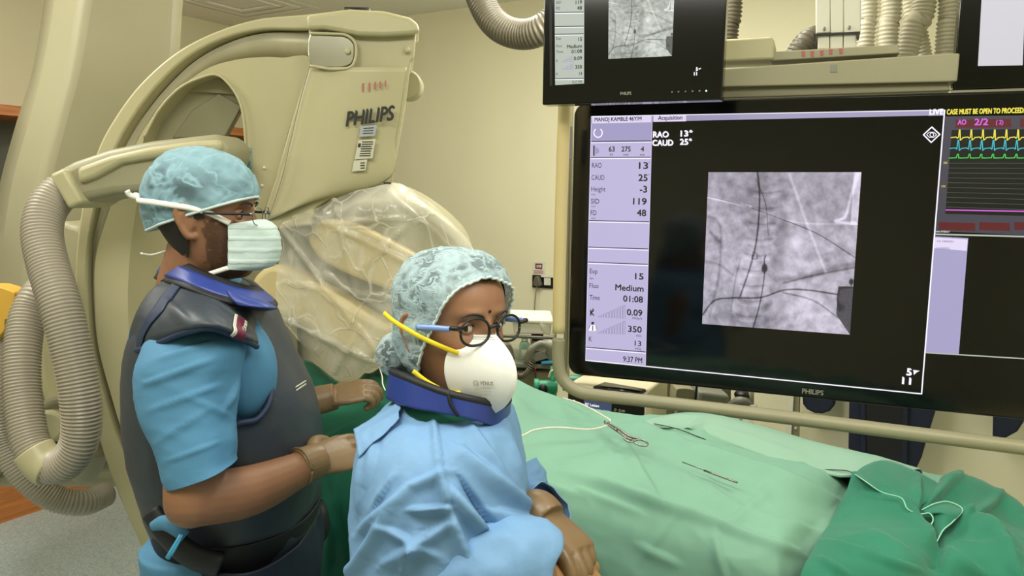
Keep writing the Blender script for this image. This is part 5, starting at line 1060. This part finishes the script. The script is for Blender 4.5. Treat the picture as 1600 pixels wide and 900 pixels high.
# open the big armhole on the near side by removing faces, in the vest's own side view
bm = bmesh.new(); bm.from_mesh(vest.data); o0 = wloc(vest); arm = [(236, 560), (246, 532), (275, 514), (320, 508), (365, 520), (398, 545), (420, 585), (422, 625), (402, 655), (372, 662), (330, 680), (262, 690), (236, 640), (228, 600)]
def inside(x, y, pl):
    c = False; j = len(pl)-1
    for i in range(len(pl)):
        if (pl[i][1] > y) != (pl[j][1] > y) and x < (pl[j][0]-pl[i][0])*(y-pl[i][1])/(pl[j][1]-pl[i][1])+pl[i][0]: c = not c
        j = i
    return c
dl = []
for f in bm.faces:
    c = f.calc_center_median()+o0
    if c.y < 1.54:
        x, y = pix(np.array(list(c)))
        if inside(x, y, arm): dl.append(f)
bmesh.ops.delete(bm, geom=dl, context='FACES'); bm.to_mesh(vest.data); bm.free()
def onvest(px, py, off=.004):
    X, Y = pix(V_); m_ = V_[..., 1] < 1.56; d = (X-px)**2+(Y-py)**2+np.where(m_, 0, 1e9); i, j = np.unravel_index(np.argmin(d), d.shape); q = V_[i, j]; return P(px, py, q[1]-off)
pts = [onvest(x, y, .006) for x, y in [(v[0], v[1]) for v in arm]]
MB().tube([Vector(v) for v in crsc(np.array([list(p) for p in pts]), 90)]+[pts[0]], .0065, 8).build('armhole_binding', 'navy', vest)
def vpatch(pl, name, m, off=.006, n=40, parent=None):
    """strip lying on the vest between two rows of points"""
    A, B = pl; g = [[list(onvest(x, y, off)) for x, y in A], [list(onvest((x+x2)/2, (y+y2)/2, off)) for (x, y), (x2, y2) in zip(A, B)], [list(onvest(x, y, off)) for x, y in B]]
    return MB().grid(loft(g, 10, n)).build(name, m, parent or vest, solid=.002)
SP = [[(262, 436, 1.475), (298, 446, 1.42), (342, 462, 1.405), (384, 480, 1.44), (400, 500, 1.45)],
      [(234, 456, 1.43), (285, 466, 1.35), (336, 480, 1.335), (380, 500, 1.375), (398, 512, 1.42)],
      [(216, 484, 1.40), (270, 488, 1.29), (328, 494, 1.268), (378, 516, 1.33), (400, 524, 1.39)],
      [(204, 520, 1.40), (242, 520, 1.30), (322, 506, 1.242), (380, 524, 1.31), (402, 534, 1.375)],
      [(203, 548, 1.40), (233, 542, 1.32), (318, 512, 1.252), (378, 530, 1.32), (402, 541, 1.38)]]
Gp = loft(px_grid(SP), 50, 90); Gp = wrinkle(Gp, .002, 10, seed=31, creases=[(262, 470, 300, 505, 8, .004)])
MB().grid(Gp).build('shoulder_panel', 'vest', vest, solid=.004)
MB().tube([Vector(v)+Vector((0, -.003, 0)) for v in Gp[-1]], .0055, 8).build('shoulder_binding', 'navy', vest)
def spatch(u0, u1, v0, v1, name, m, off=.004, parent=None):
    i0, i1, j0, j1 = int(v0*49), int(v1*49), int(u0*89), int(u1*89); g = Gp[i0:i1+1, j0:j1+1].copy(); n_ = normals(Gp)[i0:i1+1, j0:j1+1]; n_ = n_*np.sign(np.sum(n_*(np.array([0, 0, CH])-g), axis=2, keepdims=True)); return MB().grid(g+n_*off).build(name, m, parent or vest, solid=.0015), g+n_*off
spatch(.12, .20, .05, .98, 'shoulder_strap', 'navy')
_, gpt = spatch(.68, .76, .30, .97, 'maker_patch', 'red', .005)
for u in (.655, .668): spatch(u, u+.011, .28, .97, 'white_piping', 'white', .005)
A, B, C_ = Vector(gpt[-3, 1]), Vector(gpt[4, 1]), Vector(gpt[-3, -2]); tx = (B-A).normalized(); nv = (B-A).cross(C_-A).normalized(); nv = nv if nv.dot(CAM-A) > 0 else -nv; ty = nv.cross(tx)

b = MB(); text(b, 'Kiran', (A+C_)/2+nv*.010-ty*.004+tx*.014, tx, ty, .010, (B-A).length*.62, bold=.0008); b.build('patch_lettering', 'white', vest, smooth=False)
for k in (0, 5): vpatch(([(462+k*.2, 604+k), (478, 594+k)], [(462+k*.2, 605.6+k), (478, 595.6+k)]), 'pocket_piping', 'white', .008, 8)
# neck notch of vest in front, blue scrub showing
vpatch(([(372, 488), (392, 500), (405, 516)], [(392, 487), (402, 498), (410, 514)]), 'neckline_scrub', 'scrub', .008, 16)
# lower belt, straps, skirt of the apron
S2 = rings([(790, 232, 500, 1.56, .199), (812, 240, 496, 1.562, .200), (835, 250, 492, 1.565, .200)], 70, 14, ex=2.25)
MB().grid(S2, closed=True).build('waist_belt', 'rubber', vest, solid=.004)
sk_ = rings([(822, 335, 498, 1.55, .205), (860, 330, 506, 1.55, .215), (900, 318, 503, 1.55, .22), (960, 312, 500, 1.55, .225), (1080, 300, 500, 1.55, .235), (1250, 300, 500, 1.55, .24)], 80, 60, ex=2.2)
sk_ = wrinkle(sk_, .008, 5, closed=True, seed=4, creases=[(360, 830, 350, 900, 8, .01)])
MB().grid(sk_, closed=True).build('apron_skirt', 'navyc', man, solid=.004)
tro = []
b = MB()
b.grid(rings([(800, 240, 480, 1.57, .192), (840, 222, 470, 1.57, .198), (900, 216, 470, 1.57, .20), (1000, 214, 470, 1.57, .205), (1100, 216, 470, 1.57, .20)], 40, 20), closed=True, cap=True)
for sY in (1.46, 1.67): b.tube([(-.62, sY, .95), (-.61, sY, .5), (-.62, sY, .10)], [.11, .085, .075], 24, n=20)
b.build('scrub_trousers', 'scrub', man, remesh=.008, sm=2)
for sY in (1.46, 1.67):
    b = MB(); b.tube([(-.70, sY, .05), (-.6, sY, .055), (-.46, sY, .04)], [.05, .055, .042], 18, n=16, rnd=True, sx=1.0).build('shoe', 'rubber', man)
b = MB(); b.tube([P(236, 800, 1.34), P(262, 835, 1.33), P(300, 868, 1.335), P(345, 885, 1.34)], [.013, .014, .016, .016], 12, n=30, sx=1.7, up=Vector((0, 0, 1))).build('belt_strap', 'rubber', vest)
b = MB(); b.tube([P(238, 822, 1.325), P(262, 818, 1.31), P(290, 838, 1.31)], [.006, .01, .008], 10, n=20, sx=1.5).build('waist_tie', 'scrub', man)
pe = thing('pen', P(275, 850, 1.30), 'light blue marker pen tucked into the waist belt of the man', 'pen'); b = MB(); b.tube([P(262, 872, 1.29), P(284, 836, 1.295)], .0045, 12, n=3).build('pen_barrel', 'pen', pe); b = MB(); b.tube([P(268, 868, 1.282), P(286, 836, 1.288)], .002, 8, n=3).build('pen_clip', 'pen', pe)
b = MB(); b.grid(rings([(785, 490, 505, 1.72, .02), (800, 478, 512, 1.70, .03), (825, 470, 516, 1.70, .035), (845, 475, 508, 1.70, .03), (852, 485, 498, 1.71, .02)], 20, 20), closed=True, cap=True)
tag(b.build('foot_control_cover', 'rubber'), 'black padded table control between the dark apron and green drape', 'table control')
# gloves
b = MB(); hand(b, *hd1, grow=.0016); b.tube([P(468, 730, 1.42), WR, WR+(P(560, 700, 1.52)-WR).normalized()*.02], [.0365, .0345, .033], 20, n=10); b.build('glove', 'glove', man, remesh=.0025, sm=4)
c_ = P(470, 729, 1.42); ax = (WR-c_).normalized(); e1 = ax.cross(UP).normalized(); e2 = ax.cross(e1)
MB().tube([c_+(e1*math.cos(a)+e2*math.sin(a))*.0365 for a in np.linspace(0, 2*math.pi, 30)], .0022, 6).build('glove_cuff_roll', 'glove', man)
b = MB(); hand(b, *hd2, grow=.0016); b.tube([P(486, 628, 1.825), WR2, WR2+(P(590, 604, 1.86)-WR2).normalized()*.02], [.036, .034, .033], 20, n=10); b.build('glove', 'glove', man, remesh=.0025, sm=4)
# thyroid collar
def collar_grid(top, bot, nseg=60, rows=10):
    T_, B2 = crsc(np.array([list(p) for p in top]), nseg), crsc(np.array([list(p) for p in bot]), nseg); return np.array([T_+(B2-T_)*k for k in np.linspace(0, 1, rows)])
top = pk([(268, 398, 1.52), (300, 415, 1.45), (345, 436, 1.43), (385, 448, 1.46), (400, 450, 1.53), (385, 440, 1.60), (340, 420, 1.62), (290, 402, 1.60)])
bot = pk([(243, 436, 1.53), (285, 450, 1.40), (340, 470, 1.375), (400, 482, 1.40), (432, 480, 1.50), (415, 462, 1.62), (340, 440, 1.66), (270, 428, 1.64)])
Gc = collar_grid(top, bot); co = MB().grid(Gc, closed=True).build('thyroid_collar', 'rubber', man, solid=.008)
mid = [[*(np.array(t_)*(1-k)+np.array(b_)*k)] for t_, b_, k in ()]
for (k0, k1) in ((.16, .72),):
    Tn, Bn = Gc[0], Gc[-1]; cen = Gc.mean((0, 1)); G2 = []
    for k in np.linspace(k0, k1, 6):
        r = Tn+(Bn-Tn)*k; o_ = r-cen; o_[:, 2] = 0; o_ /= np.linalg.norm(o_, axis=1, keepdims=True); G2.append(r+o_*.006)
    MB().grid(np.array(G2), closed=True).build('blue_band', 'collar', co, solid=.003)
fl_ = [[(352, 452, 1.37), (375, 462, 1.372), (398, 468, 1.39), (415, 472, 1.44)], [(362, 468, 1.36), (388, 474, 1.365), (412, 476, 1.38), (425, 478, 1.43)], [(372, 477, 1.36), (398, 480, 1.365), (420, 482, 1.38), (433, 482, 1.43)]]
MB().grid(loft(px_grid(fl_), 10, 16)).build('collar_tip', 'collar', co, solid=.005)
# ================================================================= the woman in the white respirator
wo = thing('person', (-.10, 1.17, 0), 'person in clear hair net, black glasses, white respirator and light blue gown', 'person')
HW = Frame(P(708, 509, 1.15), (.69, -.72, .03), -.02, .925)
b = MB(); b.grid(headgrid(HW), closed=True, cap=True); ear(b, HW, 1); ear(b, HW, -1)
b.tube([P(700, 660, 1.17), P(700, 620, 1.17), P(702, 570, 1.165)], [.062, .054, .052], 24, n=12, rnd=True)
b.grid(rings([(640, 660, 745, 1.17, .08), (665, 620, 785, 1.17, .13), (700, 590, 800, 1.17, .15), (800, 585, 800, 1.18, .15), (950, 585, 800, 1.18, .15), (1150, 575, 800, 1.18, .16)], 40, 40), closed=True, cap=True)
WRw = P(842, 800, 1.08)
b.tube([P(760, 700, 1.30), P(770, 820, 1.32), P(790, 900, 1.30)], [.05, .045, .04], 18, n=14, rnd=True); b.tube([P(790, 900, 1.30), P(820, 840, 1.19), WRw], [.04, .036, .028], 18, n=14, rnd=True)
hw1 = (WRw, P(908, 868, 1.02)-WRw, Vector((.55, -.45, .75)), 1, .93, (.85, .9, .95, 1.0), .03, .6); hand(b, *hw1)
b.tube([P(655, 760, 1.07), P(630, 850, 1.04), P(630, 960, 1.0)], [.052, .048, .042], 18, n=14, rnd=True); b.tube([P(630, 960, 1.0), P(740, 915, .985), P(838, 900, .98)], [.042, .037, .028], 18, n=14, rnd=True)
hw2 = (P(838, 908, .98), P(900, 895, 1.02)-P(838, 908, .98), Vector((.1, -.6, .8)), -1, .93, (.5, .55, .6, .65), .03, .5); hand(b, *hw2)
for sY in (1.08, 1.27):
    b.tube([(-.10, sY, .80), (-.09, sY, .45), (-.10, sY, .10)], [.08, .055, .04], 18, n=20, rnd=True); b.tube([(-.13, sY, .045), (-.05, sY, .04), (.04, sY, .028)], [.038, .036, .026], 16, n=12, rnd=True)
b.build('body', 'skinw', wo, remesh=.0026, sm=4)
eyes(HW, wo, 'skinw', gaze=.42, bw=.55)
MB().ball(HW(.0, .0905, .032), (.0024, .0012, .0024), HW.x, HW.f, HW.u).build('bindi', 'iris', wo)
shellpart(HW, .004, lambda x, y, z, q: (z > .078-(y > 0)*0+q*.002 and y > -.02) or (y < .022+q*.002 and z > -.02) or (y < -.02 and z > -.09) or (abs(x) > .055 and z > .03 and y < .05), 'hair', 'hair', wo)
b = MB(); b.ball(HW(.035, -.100, -.055), (.030, .028, .030)); b.build('hair_bun', 'hair', wo)
b = MB(); b.ball(HW(.037, -.102, -.057), (.037, .034, .037), nu=40, nv=30); b.build('bun_net', 'net', wo)
net, rimw = capdome(HW, 'hair_net', 'net', wo, (.082, .080), (-.018, -.095), .009, [(.04, -.10, -.055, .05, .022), (-.05, .03, .070, .05, .006), (0, -.09, .03, .08, .012), (.06, -.03, -.03, .05, .006), (-.06, .0, .05, .05, .012)], 6, .0035)
b = MB(); rr = []
for k, v in enumerate(rimw): rr.append(v+(v-HW.c).normalized()*(.0016*(1 if k % 2 else -1)))
b.tube(rr+[rr[0]], .0022, 6).build('elastic_edge', 'mask', net)
b = MB(); b.ball(HW(-.012, .076, .086), (.006, .004, .005), HW.x, HW.f, HW.u).build('gathered_knot', 'pen', net)
# respirator
rw = []
for zz, fr_, hx_ in ((-.004, .100, .024), (-.014, .112, .043), (-.033, .136, .058), (-.058, .148, .062), (-.085, .144, .056), (-.110, .126, .042), (-.128, .100, .020)):
    r = []
    for t_, ff in ((-1, 0), (-.8, .25), (-.5, .56), (-.22, .84), (0, 1), (.22, .84), (.5, .56), (.8, .25), (1, 0)):
        y0_ = .078 if hx_ < .035 else .060-.30*(hx_-.045); r.append(list(HW(t_*hx_, y0_+(fr_-y0_)*ff, zz)))
    rw.append(r)
G = loft(rw, 60, 64); resp = MB().grid(G).build('respirator', 'n95', wo, solid=.002)
b = MB(); b.tube([Vector(v) for v in G[:, 32]], .0012, 6).build('fold_seam', 'n95', resp)
b = MB(); b.tube([Vector(v) for v in G[:, 3]], .0009, 6).build('edge_seam', 'n95', resp); b = MB(); b.tube([Vector(v) for v in G[:, 60]], .0009, 6).build('edge_seam', 'n95', resp)
# stitched dots along the upper edge
b = MB()
for j in range(36, 62, 1):
    for i in (4, 7): v = Vector(G[i, j]); b.ball(v+(v-HW(0, .03, -.05)).normalized()*.0012, .0007, nu=6, nv=4)
tag(b.build('weld_dots', 'grey', resp), kind='stuff')
# print on the near panel
pa, pb2, pu = Vector(G[36, 50]), Vector(G[36, 40]), Vector(G[30, 50])
if pix(np.array(list(pa)))[0] > pix(np.array(list(pb2)))[0]: pa, pb2 = pb2, pa
tx = (pb2-pa).normalized(); ty = UP-tx*tx.z; ty.normalize(); nn_ = tx.cross(ty); nn_ = nn_ if nn_.y < 0 else -nn_
b = MB(); b.tube([pa+nn_*.004+tx*.002+(tx*math.cos(a)+ty*math.sin(a))*.0035+ty*.002 for a in np.linspace(0, 2*math.pi, 14)], .0006, 6); text(b, 'VENUS', pa+nn_*.004+tx*.008, tx, ty, .0052, .019, bold=.0005)
for k, s in enumerate(('V-4400N95', 'CL-FFP2 NR', 'IS 9473')): text(b, s, pa+nn_*.004+tx*(.009)-ty*(.006+k*.0045), tx, ty, .0024, .015)
b.build('printed_mark', 'grey', resp, smooth=False)
def strap(pts, name='head_strap'): MB().tube(pts, .0018, 8, n=40, sx=2.0, up=UP).build(name, 'yellow', resp)
strap([HW(.052, .076, -.030), HW(.068, .052, -.020), HW(.086, .020, -.006), HW(.100, -.02, .012), HW(.101, -.050, .024)])
strap([HW(.050, .078, -.092), HW(.060, .060, -.092), HW(.078, .035, -.078), HW(.090, .012, -.062)])
# spectacles
gw = thing('spectacles', HW(0, .1, 0), 'black rimmed spectacles with light blue arms worn by the woman', 'spectacles')
for s in (1, -1):
    R_ = lensring(HW, s, .035, .099, .0265, .0205, .05, 48, .003, 2.3)
    MB().tube(R_+[R_[0]], .0020, 8).build('lens_rim', 'black', gw); mb = MB(); mb.add(R_, [tuple(range(len(R_)))]); mb.build('lens', 'lens', gw)
    MB().tube([HW(s*.060, .094, .010), HW(s*.074, .095, .012), HW(s*.078, .088, .012)], [.003, .0034, .003], 10, n=10).build('end_piece', 'black', gw)
    MB().tube([HW(s*.078, .088, .011), HW(s*.080, .05, .009), HW(s*.081, .01, .006)], [.003, .0032, .003], 10, n=14, sx=1.3, up=UP).build('temple_arm', 'blue', gw)
MB().tube([HW(-.010, .100, .008), HW(0, .103, .011), HW(.010, .100, .008)], .0028, 8, n=10).build('bridge', 'black', gw)
# scrub top at the neck, collar
b = MB(); b.grid(rings([(622, 640, 760, 1.17, .09), (640, 600, 780, 1.17, .135), (668, 585, 800, 1.17, .155), (720, 570, 805, 1.18, .16)], 40, 20), closed=True, cap=True); b.build('green_scrub_top', 'dgreen', wo, remesh=.005, sm=2)
top = pk([(612, 578, 1.20), (640, 592, 1.09), (690, 612, 1.05), (740, 625, 1.05), (785, 632, 1.10), (790, 615, 1.18), (740, 600, 1.25), (660, 580, 1.27)])
bot = pk([(608, 620, 1.21), (640, 636, 1.08), (690, 645, 1.045), (735, 655, 1.045), (778, 666, 1.10), (790, 650, 1.19), (740, 635, 1.26), (650, 615, 1.28)])
Gc = collar_grid(top, bot); Gc[3:7] += 0; cw = MB().grid(Gc, closed=True).build('thyroid_collar', 'collar', wo, solid=.010)
MB().tube([Vector(v) for v in Gc[0]]+[Vector(Gc[0][0])], .0065, 8).build('black_inner_lining', 'rubber', cw)
j = 9; MB().tube([Vector(Gc[k][7])+Vector((0, -.006, 0)) for k in range(10)], .0012, 6).build('panel_seam', 'rubber', cw)
MB().tube(pk([(700, 613, 1.035), (704, 632, 1.032), (716, 650, 1.035)]), .0025, 6, n=12).build('fastening_edge', 'rubber', cw)
# gown
Gt = rings([(628, 632, 778, 1.17, .115), (634, 615, 790, 1.17, .14), (645, 592, 802, 1.165, .160), (668, 568, 812, 1.16, .182), (700, 556, 819, 1.155, .195), (750, 549, 826, 1.15, .20), (800, 546, 838, 1.15, .205), (850, 545, 852, 1.15, .215), (900, 545, 862, 1.15, .225), (960, 543, 868, 1.15, .235), (1080, 535, 870, 1.15, .245), (1300, 520, 880, 1.15, .26), (1600, 510, 890, 1.15, .28)], 220, 260, ex=2.3)
CR = [(678, 650, 690, 740, 6, .008), (690, 740, 700, 790, 7, .012), (700, 790, 745, 900, 9, .014), (560, 830, 640, 760, 10, .012), (640, 760, 700, 735, 8, .010), (600, 880, 700, 815, 9, .012), (540, 905, 610, 800, 10, .012), (700, 755, 760, 830, 12, .018), (720, 700, 830, 800, 12, .012),
      (760, 830, 800, 880, 9, -.016), (640, 795, 700, 790, 5, .010), (570, 700, 560, 800, 9, .006), (655, 830, 630, 900, 8, .010), (735, 665, 800, 760, 9, .007), (590, 680, 570, 760, 8, .006), (780, 800, 865, 830, 14, .018), (720, 745, 790, 850, 6, -.012), (600, 820, 690, 870, 8, .008), (800, 690, 815, 800, 8, .008), (620, 740, 580, 800, 6, .006)]
Gt = wrinkle(Gt, .005, 9, closed=True, seed=12, stretch=(1, 1, .6), creases=[(a_, b_, c_, d_, w_, h_*1.3) for a_, b_, c_, d_, w_, h_ in CR])
# only the camera-side creases push outward: normals of the closed grid point out
gown = MB().grid(Gt, closed=True).build('surgical_gown', 'gown', wo, solid=.0015)
fl_ = [[(553, 672, 1.10), (590, 648, 1.12), (625, 626, 1.13)], [(556, 690, 1.06), (592, 664, 1.07), (624, 640, 1.085)], [(560, 715, 1.03), (595, 680, 1.04), (622, 652, 1.06)]]
MB().grid(wrinkle(loft(px_grid(fl_), 20, 24), .003, 20)).build('gown_shoulder_flap', 'gown', gown, solid=.0015)
# near sleeve bulging at the elbow and cuff, far sleeve cuff
Gs = MB()
def sleeve(pts, rs, seed, name):
    A = crs(np.array([[*p, r] for p, r in zip(pts, rs)]), 70); c = [Vector(a[:3]) for a in A]; G = []; x = UP
    for i in range(len(c)):
        T_ = (c[min(i+1, len(c)-1)]-c[max(i-1, 0)]).normalized(); x = (x-T_*x.dot(T_)).normalized(); y = T_.cross(x); G.append([list(c[i]+(x*math.cos(q)+y*math.sin(q))*A[i][3]) for q in np.linspace(0, 2*math.pi, 60, endpoint=False)])
    G = wrinkle(np.array(G), .008, 12, closed=True, seed=seed); return MB().grid(G, closed=True).build(name, 'gown', gown, solid=.0015)
sleeve(pk([(670, 720, 1.07), (655, 800, 1.04), (665, 890, 1.02), (720, 905, 1.0), (785, 885, .985), (828, 876, .98), (854, 888, .98)]), [.045, .062, .07, .07, .066, .056, .042], 3, 'near_sleeve')
sleeve(pk([(790, 740, 1.22), (815, 790, 1.20), (835, 805, 1.14), (852, 798, 1.10)]), [.06, .055, .046, .040], 5, 'far_sleeve')
b = MB(); hand(b, *hw1, grow=.0016); b.tube([P(830, 800, 1.10), WRw, WRw+(P(908, 868, 1.02)-WRw).normalized()*.02], [.034, .032, .031], 20, n=10); b.build('glove', 'glove', wo, remesh=.0025, sm=4)
b = MB(); hand(b, *hw2, grow=.0016); b.build('glove', 'glove2', wo, remesh=.0025, sm=4)
b = MB()
for sY in (1.08, 1.27): b.tube([(-.10, sY, .95), (-.09, sY, .5), (-.10, sY, .10)], [.10, .075, .065], 24, n=20)
b.build('scrub_trousers', 'dgreen', wo, remesh=.008, sm=2)
for sY in (1.08, 1.27): b = MB(); b.tube([(-.15, sY, .048), (-.06, sY, .05), (.06, sY, .036)], [.046, .050, .036], 18, n=16, rnd=True).build('shoe', 'rubber', wo)
